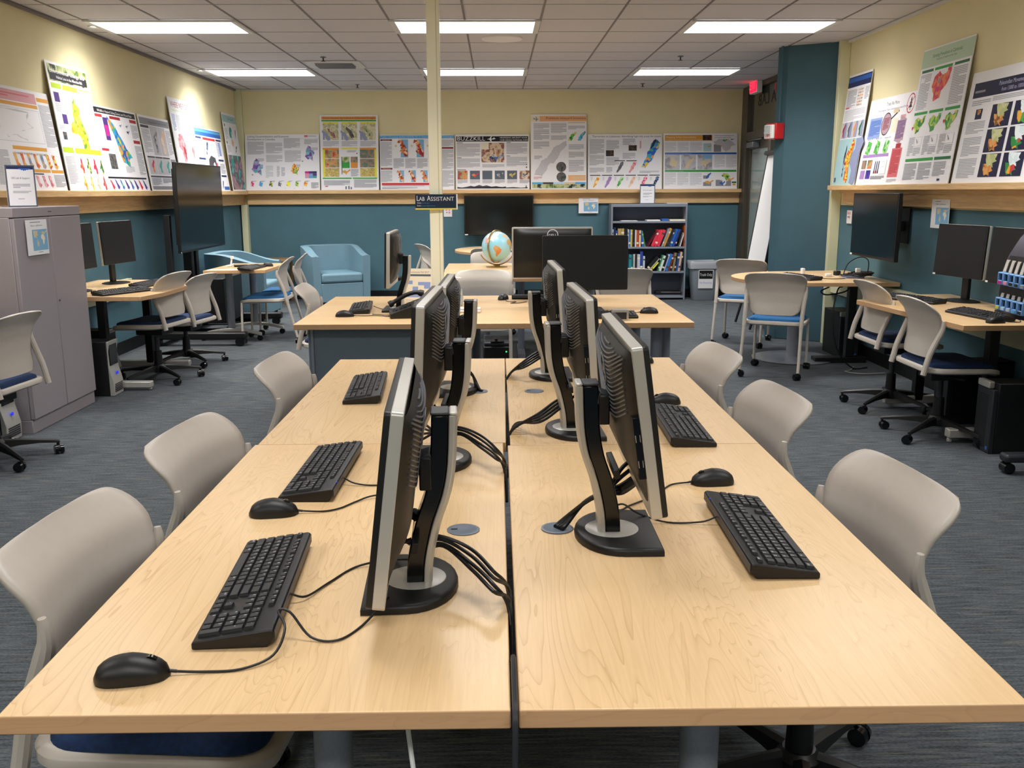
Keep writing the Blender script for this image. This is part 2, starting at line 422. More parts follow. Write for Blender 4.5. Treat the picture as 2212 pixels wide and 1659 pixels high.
# black rubber base
struct(MB().box(LW, RD, BW-.012, BW, 0, .115, 'base_black').build('baseboard_back', smooth=0))
struct(MB().box(LW, LW+.012, FW, BW-.012, 0, .115, 'base_black').build('baseboard_left', smooth=0))
struct(MB().box(RW-.012, RW, FW, 9.05, 0, .115, 'base_black').build('baseboard_right', smooth=0))
# pine picture ledges
def ledge(name, bx, ap, kx):
    b = MB().box(*bx, 'pine')
    b.box(*ap, 'pine')
    struct(b.build(name, bevel=.004), kx)
ledge('trim_1', (LW, -3.355, FW, BW, 1.437, 1.487), (LW, -3.45, FW, BW, 1.30, 1.437), 'pine ledge along the left wall')
ledge('trim_2', (-3.355, 3.36, 12.965, BW, 1.443, 1.492), (-3.40, 3.345, 13.07, BW, 1.30, 1.443), 'pine ledge along the back wall')
ledge('trim_3', (3.125, RW, FW, 8.97, 1.468, 1.512), (3.235, RW, FW, 8.85, 1.34, 1.468), 'pine ledge along the right wall')
struct(MB().box(-3.45, -3.425, FW, BW, 1.405, 1.437, 'pine').box(-3.425, 3.345, 13.04, 13.07, 1.41, 1.443, 'pine').box(3.205, 3.235, FW, 8.85, 1.44, 1.468, 'pine').build('trim_4', smooth=0), 'cove strips under the ledges')
# cream raceway posts and wall raceways
struct(MB().box(LW+.001, -3.40, 13.05, BW-.001, 1.493, CZ, 'cream').box(LW+.02, -3.39, 12.99, BW-.02, .115, 1.30, 'cream').build('trim_5', bevel=.004), 'cream corner raceway at the back left')
struct(MB().box(3.175, RW-.001, 8.985, 9.045, 0, CZ, 'cream').build('trim_6', bevel=.004), 'cream raceway post beside the column')
struct(MB().box(LW, LW+.05, 5.5, 8.9, .52, .68, 'cream').build('trim_7', bevel=.006), 'cream cable raceway under the left desk')
struct(MB().box(RW-.05, RW, 3.0, 8.98, .50, .68, 'cream').build('trim_8', bevel=.006), 'cream cable raceway under the right desk')
# ceiling grid
GX = [-3.28+.6075*k for k in range(11)]; GY = [7.905+.605*k for k in range(-17, 9)]
g = MB()
for x in GX: g.box(x-.008, x+.008, FW, BW, CZ-.004, CZ-.0005, 'ceiling_bar')
for y in GY: g.box(LW, RD, y-.0035, y+.0035, CZ-.003, CZ-.0005, 'ceiling_bar_pale')
struct(g.build('trim_9', smooth=0), 'ceiling grid bars')
struct(MB().box(LW, LW+.03, FW, BW, CZ-.025, CZ-.004, 'ceiling_bar').box(RW-.03, RW, FW, 9.05, CZ-.025, CZ-.004, 'white_trim').box(LW+.03, RD, BW-.03, BW, CZ-.02, CZ-.004, 'white_trim').build('trim_10', smooth=0), 'wall angle at the ceiling edge')

# recessed ceiling lights: two rows in view, one more above the desks
def ceiling_light(x0, x1, y0, y1, label, power=60):
    t = thing('ceiling_light', label, 'ceiling light', ((x0+x1)/2, (y0+y1)/2, CZ-.012), 0, 'recessed fluorescent ceiling lights')
    hx, hy = (x1-x0)/2, (y1-y0)/2
    f = MB()
    for a in ((-hx, hx, -hy, -hy+.03), (-hx, hx, hy-.03, hy), (-hx, -hx+.045, -hy+.03, hy-.03), (hx-.045, hx, -hy+.03, hy-.03)):
        f.box(*a, -.006, .007, 'white_trim')
    f.build('frame', t)
    MB().box(-hx+.045, hx-.045, -hy+.03, hy-.03, -.003, .004, 'lamp').build('diffuser', t, smooth=0)
    l = D.lights.new('lamp_beam', 'AREA'); l.shape = 'RECTANGLE'; l.size = 2*hx-.1; l.size_y = 2*hy-.07; l.energy = power; l.spread = radians(135); l.color = (1, .98, .965)
    lo = D.objects.new('lamp_beam', l); COL.objects.link(lo); lo.parent = t; lo.location = (0, 0, -.0045)
rows = [(GY[17], GY[18], 'nearer row'), (GY[22], GY[23], 'farther row'), (GY[12], GY[13], 'row over the centre desks'), (GY[7], GY[8], 'row above the viewer'), (GY[2], GY[3], 'row behind the viewer')]
for (i, j), cn in zip(((0, 2), (4, 6), (8, 10)), ('left', 'middle', 'right')):
    for y0, y1, rn in rows:
        ceiling_light(GX[i], GX[j], y0, y1, 'bright rectangular ceiling light, %s of the %s' % (cn, rn), dict(nearer=33, farther=50).get(rn.split()[0], 28 if 'over' in rn else (14 if 'above' in rn else 42)))
# air vent, sprinklers, round speaker
t = thing('ceiling_vent', 'louvred air vent in a ceiling tile left of the white pole', 'vent', (-1.72, 10.58, CZ-.012))
MB().box(-.29, .29, -.28, .28, 0, .008, 'white_trim').box(-.2, .2, -.15, .15, -.004, 0, 'ceiling_bar').build('frame', t)
b = MB()
for k in range(9): b.cbox((0, -.13+.0325*k, -.012), (.39, .004, .022), 'silver_dark', (.7, 0, 0))
b.build('slat', t, smooth=0)
def sprinkler(x, y, lab):
    t = thing('sprinkler', lab, 'sprinkler', (x, y, CZ), 0, 'ceiling sprinklers')
    MB().lathe([(.028, -.002), (.03, -.008), (.01, -.012)], 14, 'silver_dark').build('escutcheon', t)
    MB().cyl((0, 0, -.012), (0, 0, -.04), .008, .006, 8, 'charcoal').cyl((0, 0, -.04), (0, 0, -.044), .022, .022, 12, 'charcoal').build('head', t)
sprinkler(-1.756, 10.04, 'dark sprinkler head in front of the ceiling vent')
sprinkler(-1.768, 12.53, 'dark sprinkler head behind the ceiling vent')
sprinkler(1.893, 10.01, 'dark sprinkler head in front of the far right ceiling light')
sprinkler(1.884, 12.48, 'dark sprinkler head behind the far right ceiling light')
t = thing('ceiling_speaker', 'round white ceiling speaker behind the middle ceiling light', 'speaker', (.06, 8.86, CZ))
MB().lathe([(.0001, -.006), (.15, -.006), (.17, -.010), (.18, -.002)], 32, 'ceiling_tile').build('grille', t)
MB().lathe([(.17, -.012), (.183, -.012), (.187, -.001), (.168, -.001)], 40, 'white').build('rim', t)
# wall-washing downlights by the left wall
for y, lab in ((8.22, 'small downlight over the tall yellow map poster'), (11.08, 'small downlight over the red map poster')):
    t = thing('downlight', lab, 'downlight', (-3.30, y, CZ), 0, 'wall washing downlights')
    MB().lathe([(.045, -.003), (.06, -.012), (.064, -.001)], 24, 'white_trim').build('rim', t)
    MB().lathe([(.0001, -.004), (.044, -.004)], 20, 'led_white').build('lens', t)
    l = D.lights.new('downlight_beam', 'SPOT'); l.energy = 150; l.spot_size = radians(92); l.spot_blend = .85; l.shadow_soft_size = .03; l.color = (1, .93, .78)
    lo = D.objects.new('downlight_beam', l); COL.objects.link(lo); lo.parent = t; lo.location = (0, 0, -.03); lo.rotation_euler = (0, radians(-17), 0)

# ---- door corner beyond the column
dr = MB()
FX0, FX1 = 3.34, RD
dr.box(FX0, FX1, 12.83, BW-.001, 0, CZ-.004, 'bronze').box(FX0, FX1, 11.70, 11.80, 0, 2.12, 'bronze').box(FX0, FX1, 9.96, 12.83, 2.12, 2.22, 'bronze').box(FX0, FX1, 9.96, 12.83, 2.76, CZ-.004, 'bronze').box(FX0, FX1, 10.5, 10.6, 0, 2.12, 'bronze')
door = struct(dr.build('door_1', bevel=.004), 'dark bronze door frame behind the column')
d2 = MB()
d2.box(3.38, 3.41, 11.80, 11.90, .01, 2.11, 'bronze').box(3.38, 3.41, 12.70, 12.83, .01, 2.11, 'bronze').box(3.38, 3.41, 11.90, 12.70, 2.0, 2.11, 'bronze').box(3.38, 3.41, 11.90, 12.70, .01, .25, 'bronze')
d2.build('door_leaf', door)
MB().box(3.392, 3.400, 11.9, 12.7, .25, 2.0, 'glass_door').build('door_glass', door, smooth=0)
MB().box(3.28, 3.375, 12.28, 12.58, 2.01, 2.08, 'silver_dark').box(3.30, 3.33, 12.0, 12.6, 2.095, 2.11, 'silver_dark').build('door_closer', door, bevel=.006)
MB().tube([(3.375, 11.95, .95), (3.31, 11.95, .95), (3.31, 11.95, 1.25), (3.375, 11.95, 1.25)], .012, 8, 'silver').build('door_handle', door)
win = struct(MB().box(3.385, 3.395, 9.96, 12.83, 2.22, 2.76, 'glass_dim').build('window_1', smooth=0), 'dark transom glass over the door')
# the room name is stuck on the outside of the glass, so it reads backwards from in here
Mm = Matrix(((0, 0, -1, 3.383), (1, 0, 0, 11.10), (0, 1, 0, 2.53), (0, 0, 0, 1)))
MB().text('DATA LAB', .2, 'p_black', Mm, width=1.36).build('window_lettering', win, smooth=0)
t = thing('exit_sign', 'lit red exit sign over the door in the far right corner', 'sign', (3.30, 12.33, 2.775))
MB().box(-.03, .04, -.17, .17, -.10, .10, 'white').build('case', t, bevel=.006)
MB().box(-.036, -.0305, -.155, .155, -.085, .085, 'exit_red').build('face', t, smooth=0)
Mx = Matrix(((0, 0, -1, -.0375), (-1, 0, 0, 0), (0, 1, 0, -.052), (0, 0, 0, 1)))
MB().text('EXIT', .15, 'white', Mx, 'CENTER', .26).build('lettering', t, smooth=0)
t = thing('fire_alarm', 'red fire alarm box with white strobe on the teal column', 'fire alarm', (2.762, 9.385, 2.03), 25)
MB().box(-.105, -.002, -.075, .075, -.075, .075, 'red_box').build('housing', t, bevel=.008)
MB().box(-.135, -.106, -.06, .06, -.07, .06, 'white').box(-.165, -.136, -.03, .03, -.03, .05, 'clear').build('strobe', t, bevel=.006)
Mx = Matrix(((0, 0, -1, -.1365), (-1, 0, 0, 0), (0, 1, 0, -.06), (0, 0, 0, 1)))
MB().text('FIRE', .05, 'red_box', Mx, 'CENTER', .07).build('lettering', t, smooth=0)
tag(MB().tube([(2.748, 9.35, CZ-.001), (2.748, 9.35, 2.12)], .011, 10, 'column_teal').build('conduit'), 'thin teal painted conduit running down the column to the fire alarm', 'conduit')

# tall whiteboard easel between column and door
t = thing('flipchart_easel', 'tall narrow whiteboard easel leaning beside the teal column', 'easel', (2.70, 10.1, 0), 0)
MB().box(-.012, .012, -.33, .33, .34, 1.86, 'white').build('board', t, bevel=.003, rot=(0, radians(8.5), 0))
b = MB()
for y in (-.34, .34): b.box(-.016, .018, y-.012, y+.012, .33, 1.87, 'black')
b.build('frame', t, rot=(0, radians(8.5), 0))
MB().box(-.05, .02, -.35, .35, 1.86, 1.90, 'black').cyl((-.03, -.36, 1.88), (-.03, .36, 1.88), .022, .022, 12, 'black').build('clip_bar', t, rot=(0, radians(8.5), 0))
for y in (-.3, .3):
    MB().tube([(.08, y, .40), (-.02, y, .02)], .014, 8, 'black').build('leg', t)
    MB().tube([(.262, y*.6, 1.62), (.42, y, .02)], .014, 8, 'black').build('leg', t)
MB().tube([(.40, .27, .32), (.40, -.27, .32)], .010, 8, 'black').build('crossbar', t)

# white power pole with the hanging sign
t = thing('power_pole', 'tall cream power pole rising from the floor to the ceiling', 'pole', (-.436, 6.92, 0))
MB().box(-.046, .046, -.035, .035, .012, CZ-.004, 'pole_cream').build('shaft', t, bevel=.004)
MB().box(.02, .0265, -.0365, -.0352, .012, CZ-.006, 'cream').build('seam', t, smooth=0)
MB().box(-.06, .06, -.05, .05, 0, .012, 'pole_cream').build('foot', t)
t = thing('hanging_sign', 'navy sign with white Lab Assistant lettering on the cream pole', 'sign', (-.436, 6.868, 1.352), 1)
MB().box(-.147, .147, -.012, .012, 0, .098, 'sign_navy').build('panel', t, bevel=.002)
MB().box(-.147, .147, -.0125, .012, -.010, -.0002, 'sign_yellow').build('yellow_edge', t, smooth=0)
MB().box(.1475, .157, -.011, .011, -.010, .099, 'white').build('end_cap', t, smooth=0)
X90 = Matrix.Rotation(pi/2, 4, 'X')
def sgn(x, z, y=-.0128): return Matrix.Translation((x, y, z)) @ X90
b = MB()
b.text('L', .052, 'white', sgn(-.139, .052), width=.018); b.text('AB', .040, 'white', sgn(-.119, .052), width=.040)
b.text('A', .052, 'white', sgn(-.062, .052), width=.026); b.text('SSISTANT', .040, 'white', sgn(-.036, .052), width=.166)
b.text('Website:', .015, 'white', sgn(-.134, .032), width=.030); b.text('gis.tufts.edu', .014, 'sign_cyan', sgn(-.100, .032), width=.052)
b.text('Email:', .015, 'white', sgn(-.134, .013), width=.026); b.text('gis-support@elist.tufts.edu', .013, 'sign_cyan', sgn(-.104, .013), width=.100)
b.build('lettering', t, smooth=0)

# wall plates
for nm, loc, rz, lab in (('wall_plate', (-.668, 13.105, 1.185), 0, 'white wall plate with red marks under the hanging sign'), ('wall_plate', (3.262, 8.72, 1.225), -90, 'white wall plate with red marks left of the right television')):
    t = thing(nm, lab, 'wall plate', loc, rz)
    MB().box(-.058, .058, -.006, .004, -.06, .06, 'white').build('plate', t, bevel=.003)
    b = MB()
    for x, z, m in ((-.02, .035, 'p_pink'), (.02, .0, 'p_pink'), (-.015, 0, 'p_black'), (.02, .035, 'p_rose')): b.cyl((x, -.0062, z), (x, -.0095, z), .013 if m != 'p_black' else .007, None, 12, m)
    b.build('jack', t)
# ================================================================ office chairs and caster chairs
PROF = [(.42, -.205), (.52, -.185), (.60, -.168), (.68, -.163), (.75, -.180), (.84, -.238)]
def shell_fn(u, t):
    z0, z1 = .495, .834
    t = .5-.5*cos(pi*t)
    u = u*2-1; z = z0+(z1-z0)*t
    hw = .184+.066*t**.8
    r0, r1 = .05, .058
    if z > z1-r1: hw -= r1*(1-math.sqrt(max(0, 1-((z-(z1-r1))/r1)**2)))
    if z < z0+r0: hw -= r0*(1-math.sqrt(max(0, 1-(((z0+r0)-z)/r0)**2)))
    x = u*hw
    y = interp(PROF, z)+.05*(abs(x)/.236)**2.2*(1-.55*t)
    if t > .75: y -= .012*((t-.75)/.25)**2*(abs(u)**2)
    return (x, y+.004, z-.016*t*(u*u)*.9)
def seat_out(k, ins=0.):
    pts = []
    for x, y in rrect(-.232+ins, .232-ins, -.205+ins, .262-ins, .085-ins*.5, 7): pts.append((x*(1-.06*((y-.03)/.25) if y < .03 else 1), y))
    return pts
def seat_z(x, y):
    z = .435-.5*max(0, y-.17)**1.6*1.6 + .10*x*x
    if y < -.1: z += .10*(-.1-y)
    return z
def chair(name, label, group, four=False, seatmat='navy'):
    t = thing(name, label, 'chair', (0, 0, 0), 0, group)
    MB().grid(shell_fn, 20, 26, 'plastic').build('backrest', t, solid=.011, smooth=60)
    b = MB()
    o0 = seat_out(0)
    n = len(o0)
    b.rings([[(x*.93, y*.93, seat_z(x, y)-.036) for x, y in o0], [(x, y, seat_z(x, y)-.026) for x, y in o0], [(x, y, seat_z(x, y)-.006) for x, y in o0], [(x*.97, y*.97, seat_z(x, y)) for x, y in o0]], 'plastic')
    b.build('seat_shell', t, smooth=50)
    b = MB(); o1 = seat_out(0, .022)
    b.rings([[(x, y, seat_z(x, y)+.0005) for x, y in o1], [(x*.985, y*.985, seat_z(x, y)+.016) for x, y in o1], [(x*.9, y*.9, seat_z(x, y)+.026) for x, y in o1], [(x*.55, y*.55, seat_z(x*.5, y*.5)+.026) for x, y in o1]], seatmat)
    b.build('cushion', t, smooth=60)
    for s in (-1, 1):
        P = [(s*.222, -.213, .405), (s*.222, -.205, .44), (s*.223, -.186, .52), (s*.226, -.155, .60), (s*.232, -.128, .67), (s*.236, -.128, .72)]
        MB().tube(smoothpath(P, 3), [.017]*12+[.015, .0135, .011, .008], 10, 'plastic').build('back_rail', t)
    if not four:
        MB().box(-.09, .09, -.10, .12, .345, .398, 'black_soft').tube([(.09, .02, .37), (.22, .03, .372)], .006, 8, 'black').build('mechanism', t, bevel=.01)
        MB().cyl((0, 0, .12), (0, 0, .24), .034, .030, 16, 'black').cyl((0, 0, .24), (0, 0, .346), .018, None, 14, 'charcoal').build('gas_column', t)
        MB().lathe([(.03, .065), (.052, .07), (.056, .11), (.04, .13), (.02, .132)], 18, 'black').build('hub', t)
        for k in range(5):
            a = 2*pi*k/5+.35
            d = Vector((cos(a), sin(a), 0)); q = Vector((-sin(a), cos(a), 0))
            rings = []
            for s_, hw, zt, zb in ((.045, .024, .125, .075), (.12, .021, .117, .08), (.22, .017, .100, .077), (.30, .013, .086, .066), (.325, .010, .078, .064)):
                p = d*s_
                rings.append([p+q*hw+Vector((0, 0, zb)), p+q*hw*.8+Vector((0, 0, zt-.006)), p+Vector((0, 0, zt)), p-q*hw*.8+Vector((0, 0, zt-.006)), p-q*hw+Vector((0, 0, zb))])
            leg = MB().rings(rings, 'black').build('star_leg', t)
            caster(leg, d*.315, a+.8+k)
    else:
        for s in (-1, 1):
            f = MB().tube(smoothpath([(s*.205, .235, .398), (s*.212, .238, .36), (s*.216, .245, .06)], 3), .0115, 10, 'plastic').build('leg', t)
            caster(f, Vector((s*.216, .245, 0)), .4+s, .058)
            r = MB().tube(smoothpath([(s*.222, -.200, .44), (s*.222, -.213, .40), (s*.226, -.262, .20), (s*.228, -.295, .06)], 3), [.016, .016, .016, .015, .013, .0125, .0125, .012, .012, .0115], 10, 'plastic').build('leg', t)
            caster(r, Vector((s*.228, -.295, 0)), 1.2+s, .058)
    return t
def caster(par, p, ang, top=.066):
    b = MB(); p = Vector((p[0], p[1], 0)); d = Vector((cos(ang), sin(ang), 0)); q = Vector((-sin(ang), cos(ang), 0))
    c = p+d*.014+Vector((0, 0, .0275))
    for s in (-1, 1): b.cyl(c+q*s*.006, c+q*s*.024, .0272, .0245, 18, 'black_gloss')
    b.cyl(p+Vector((0, 0, .03)), p+Vector((0, 0, top+.008)), .008, None, 8, 'black')
    b.cyl(c-q*.021+Vector((0, 0, .004)), c+q*.021+Vector((0, 0, .004)), .0215, None, 12, 'black')
    return b.build('caster', par)

TASK = [  # x, y, facing, label
    (-.675, 1.80, -95, 'beige swivel chair tucked under the nearest left centre desk'),
    (-.665, 2.52, -97, 'beige swivel chair, second from the viewer along the left side of the centre desks'),
    (-.665, 3.62, -95, 'beige swivel chair, third from the viewer along the left side of the centre desks'),
    (.735, 2.06, 96, 'beige swivel chair tucked under the nearest right centre desk'),
    (.72, 2.96, 96, 'beige swivel chair, second from the viewer along the right side of the centre desks'),
    (.72, 3.80, 97, 'beige swivel chair, third from the viewer along the right side of the centre desks'),
    (-2.70, 7.38, 80, 'beige swivel chair at the front of the left wall desk'),
    (-2.71, 8.10, 79, 'beige swivel chair at the left wall desk, beside the tall television'),
    (-2.80, 5.08, 84, 'beige swivel chair cut off by the left edge, before the grey cabinet'),
    (2.70, 6.25, -89, 'beige swivel chair at the right wall desk, beside the half round table'),
    (2.67, 5.48, -90, 'beige swivel chair at the right wall desk, in front of the keyboard and mouse'),
    (-1.16, 6.62, -90, 'beige swivel chair at the left end of the assistant desk'),
]
HT = {'the left wall desk': 0}
HT = {l[-20:]: d for l, d in (('beige swivel chair at the front of the left wall desk', .03), ('beige swivel chair at the left wall desk, beside the tall television', -.045), ('beige swivel chair at the right wall desk, beside the half round table', .04), ('beige swivel chair at the right wall desk, in front of the keyboard and mouse', .015))}
c0 = None
for x, y, rz, lab in TASK:
    if c0 is None:
        c0 = chair('swivel_chair', lab, 'beige swivel chairs at the computer desks'); c0.location = (x, y, 0); c0.rotation_euler = (0, 0, radians(rz))
    else:
        c_ = dup(c0, (x, y, 0), rz, lab)
        dz = HT.get(lab[-20:], 0)
        for ch in c_.children:
            if ch.name.split('.')[0] in ('backrest', 'seat_shell', 'cushion', 'back_rail', 'mechanism'): ch.location.z += dz
FOUR = [
    (2.28, 7.53, -26, 'beige caster chair with bright blue seat, back turned, in front of the half round table'),
    (2.40, 9.06, -25, 'beige caster chair behind the round end of the half round table'),
    (-2.28, 9.42, 92, 'beige caster chair on the near side of the small left meeting table'),
    (-2.25, 9.98, 95, 'beige caster chair on the far side of the small left meeting table'),
    (-.11, 7.55, 180, 'grey beige chair facing the viewer behind the assistant desk'),
    (-.50, 9.30, -84, 'beige chair left of the cream pole at the far table'),
    (-.74, 11.75, -66, 'grey beige chair right of the cream pole, by the round back table'),
    (-.04, 9.92, 180, 'beige chair behind the globe, front one of two'),
    (-.06, 11.05, 0, 'beige chair behind the globe, at the round back table'),
    (1.05, 8.05, 10, 'beige chair behind the large dark monitor at the far table'),
]
f0 = None
for x, y, rz, lab in FOUR:
    if f0 is None:
        f0 = chair('caster_chair', lab, 'beige caster chairs at the meeting tables', True, 'blue_seat'); f0.location = (x, y, 0); f0.rotation_euler = (0, 0, radians(rz))
    else:
        dup(f0, (x, y, 0), rz, lab)

# ================================================================ desks
TZ = .735
def top_board(b, poly, th=.030, m='maple', me='maple_edge', z=TZ):
    return b.prism(poly, z-th, z, m, me)
def centre_desk(x0, x1, y0, y1, lx, label, gr, shift=0.):
    cx, cy = (x0+x1)/2, (y0+y1)/2
    t = thing('desk', label, 'desk', (cx, cy, 0), 0, 'maple topped centre desks')
    b = MB(); top_board(b, [(x0-cx, y0-cy), (x1-cx, y0-cy), (x1-cx+shift, y1-cy), (x0-cx+shift, y1-cy)])
    b.build('tabletop', t, bevel=.0025)
    near = y0 < 2; l0 = lx
    for s in (-1, 1):
        ly = s*(y1-y0)/2*.70
        lx = l0 if (s < 0 and near) else (-.20 if l0 < 0 else .26)
        lg = MB().cyl((lx-cx, ly, .016), (lx-cx, ly, TZ-.031), .033, None, 24, 'leg_grey').build('leg', t)
        MB().box(lx-cx-.045, lx-cx+.045, ly-.05, ly+.05, TZ-.05, TZ-.0305, 'leg_grey').build('leg_plate', lg, bevel=.004)
        MB().lathe([(.0001, 0), (.068, 0), (.068, .006), (.04, .016), (.0001, .016)], 24, 'leg_grey', (lx-cx, ly, 0)).build('foot', lg)
    for gx, gy, op in gr:
        g = MB()
        if op:
            g.lathe([(.026, .0003), (.0355, .0003), (.0355, .003), (.030, .004), (.026, .0025)], 28, 'grommet', (gx-cx, gy-cy, TZ))
            g.lathe([(.0001, .0006), (.026, .0006)], 24, 'base_black', (gx-cx, gy-cy, TZ))
        else:
            g.lathe([(.036, .0003), (.0365, .0018), (.030, .0030), (.0285, .0024), (.0001, .0026)], 28, 'grommet', (gx-cx, gy-cy, TZ))
            g.box(gx-cx-.027, gx-cx-.013, gy-cy-.003, gy-cy+.003, TZ+.0026, TZ+.0032, 'base_black')
        g.build('grommet', t)
    return t
GAP = 2.698
centre_desk(-.722, .016, 1.228, GAP-.002, -.285, 'maple centre desk nearest the viewer on the left', [(-.078, 1.965, 0)])
centre_desk(.028, .774, 1.228, GAP-.030, .342, 'maple centre desk nearest the viewer on the right', [(.130, 1.967, 1)])
centre_desk(-.714, .024, GAP+.002, 4.135, -.285, 'farther maple centre desk on the left', [(-.073, 3.43, 0)], .010)
centre_desk(.036, .774, GAP-.026, 4.135, .342, 'farther maple centre desk on the right', [(.137, 3.427, 0)], 0)

def wood_table(name, label, cat, poly, group=None, th=.032, m='maple'):
    t = thing(name, label, cat, (0, 0, 0), 0, group)
    top_board(MB(), poly, th, m).build('tabletop', t, bevel=.003)
    return t
# assistant desk
t = wood_table('assistant_desk', 'wide maple assistant desk with grey front panel behind the centre desks', 'desk', [(-1.155, 5.27), (1.125, 5.27), (1.125, 6.74), (-1.155, 6.70)], m='maple_x')
MB().box(-1.06, -.20, 5.36, 5.385, .06, TZ-.04, 'modesty').box(-1.075, -1.06, 5.35, 5.395, .0, TZ-.04, 'leg_grey').build('modesty_panel', t, bevel=.002)
MB().box(-1.10, -1.07, 5.40, 6.15, .05, TZ-.033, 'modesty').build('end_panel', t, bevel=.002)
for x, y in ((.94, 5.45), (1.02, 5.62), (.98, 6.55), (-.15, 6.5)):
    MB().cyl((x, y, 0), (x, y, TZ-.033), .034, None, 20, 'steel_grey').build('leg', t)
# far tables behind it
t = wood_table('far_table', 'maple table carrying the globe, farther of the two tables behind the assistant desk', 'table', [(-.50, 8.94), (1.08, 8.94), (1.08, 9.80), (-.50, 9.80)], 'maple tables behind the assistant desk', m='maple_x')
for x in (-.10, .95):
    MB().cyl((x, 9.37, .05), (x, 9.37, TZ-.033), .03, None, 16, 'leg_grey').box(x-.03, x+.03, 9.14, 9.58, 0, .05, 'leg_grey').build('leg', t)
t = wood_table('far_table', 'maple table directly behind the chair of the assistant desk', 'table', [(-.49, 8.08), (1.08, 8.08), (1.08, 8.93), (-.49, 8.93)], 'maple tables behind the assistant desk', m='maple_x')
for x in (.22, .95):
    MB().cyl((x, 8.5, .05), (x, 8.5, TZ-.033), .03, None, 16, 'steel_grey').box(x-.03, x+.03, 8.2, 8.8, 0, .05, 'leg_grey').build('leg', t)
# round table at the back wall
pts = [(.13+.67*cos(radians(a)), 12.18+.82*sin(radians(a))) for a in range(90, 451, 10)][:-1]
t = wood_table('round_table', 'round ended maple table under the back wall television', 'table', [(x, min(y, 12.99)) for x, y in pts])
MB().cyl((.13, 12.2, .03), (.13, 12.2, TZ-.033), .05, None, 20, 'leg_grey').build('pedestal', t)
MB().lathe([(.0001, 0), (.36, 0), (.36, .012), (.06, .03), (.0001, .03)], 32, 'leg_grey', (.13, 12.2, 0)).build('base_disc', t)
# half round table at the right wall
arc = [(2.62+.575*cos(radians(a)), 8.09+.56*sin(radians(a))) for a in range(100, 261, 8)]
t = wood_table('half_round_table', 'maple table with one round end against the right wall', 'table', [(3.255, 8.72)]+arc+[(3.255, 7.50)], m='maple_x')
MB().cyl((2.64, 8.19, .02), (2.64, 8.19, TZ-.033), .062, None, 24, 'leg_grey').build('pedestal', t)
MB().lathe([(.0001, 0), (.355, 0), (.36, .008), (.34, .013), (.07, .022), (.0001, .022)], 40, 'leg_grey', (2.64, 8.19, 0)).build('base_disc', t)
MB().box(3.02, 3.09, 7.95, 8.02, .05, TZ-.033, 'black').box(2.75, 3.2, 7.93, 8.04, 0, .05, 'black').build('wall_leg', t, bevel=.005)
# desk at the right wall
t = wood_table('wall_desk', 'maple wall desk with clipped corners along the right wall', 'desk', [(2.575, 5.08), (3.255, 5.07), (3.26, 6.66), (2.96, 6.64), (2.455, 6.33)])
for y in (5.35, 6.25): MB().box(2.86, 2.92, y-.03, y+.03, .05, TZ-.033, 'black').build('leg', t, bevel=.004)
MB().box(2.66, 3.2, 5.30, 5.36, .03, .085, 'silver').cyl((2.68, 5.33, 0), (2.68, 5.33, .03), .015, None, 10, 'silver').build('foot', t, bevel=.008)
MB().box(2.66, 3.2, 6.22, 6.28, .03, .085, 'silver').build('foot', t, bevel=.008)
# desk at the left wall
t = wood_table('wall_desk', 'maple wall desk with clipped corners beside the grey cabinet', 'desk', [(-3.43, 6.77), (-2.565, 6.76), (-2.50, 7.05), (-2.485, 7.55), (-2.74, 8.10), (-3.43, 8.12)])
for y in (7.0, 7.9): MB().box(-2.98, -2.92, y-.03, y+.03, .05, TZ-.033, 'black').build('leg', t, bevel=.004)
for y in (7.0, 7.9): MB().box(-3.3, -2.62, y-.03, y+.03, .02, .07, 'silver').cyl((-2.64, y, 0), (-2.64, y, .02), .015, None, 10, 'silver').build('foot', t, bevel=.008)
t = wood_table('wall_desk', 'maple wall desk in front of the grey cabinet, mostly out of frame', 'desk', [(-3.45, 3.6), (-2.95, 3.6), (-2.95, 5.5), (-3.45, 5.5)])
MB().box(-3.3, -3.24, 4.2, 4.26, .0, TZ-.033, 'black').build('leg', t, bevel=.004)
# flip-top meeting table on casters
t = wood_table('meeting_table', 'small maple meeting table on two grey column legs in front of the television', 'table', [(-2.81, 9.02), (-2.23, 9.08), (-2.215, 9.97), (-2.775, 9.95)], m='maple_x')
for x, y in ((-2.68, 9.42), (-2.56, 9.88)):
    lg = MB().cyl((x, y, .10), (x, y, TZ-.033), .036, None, 20, 'leg_grey').build('leg', t)
    arc_ = [(x+.30*k/6, y-.02, .125-.045*(k/6)**2) for k in range(-6, 7)]
    b = MB().rings([[(p[0], p[1]-.02, p[2]-.03), (p[0], p[1]+.02, p[2]-.03), (p[0], p[1]+.02, p[2]), (p[0], p[1]-.02, p[2])] for p in arc_], 'silver')
    ft = b.build('foot', lg, bevel=.004)
    for s in (-.285, .285): MB().cyl((x+s, y-.035, .028), (x+s, y-.005, .028), .028, None, 16, 'black_gloss').build('caster', lg)

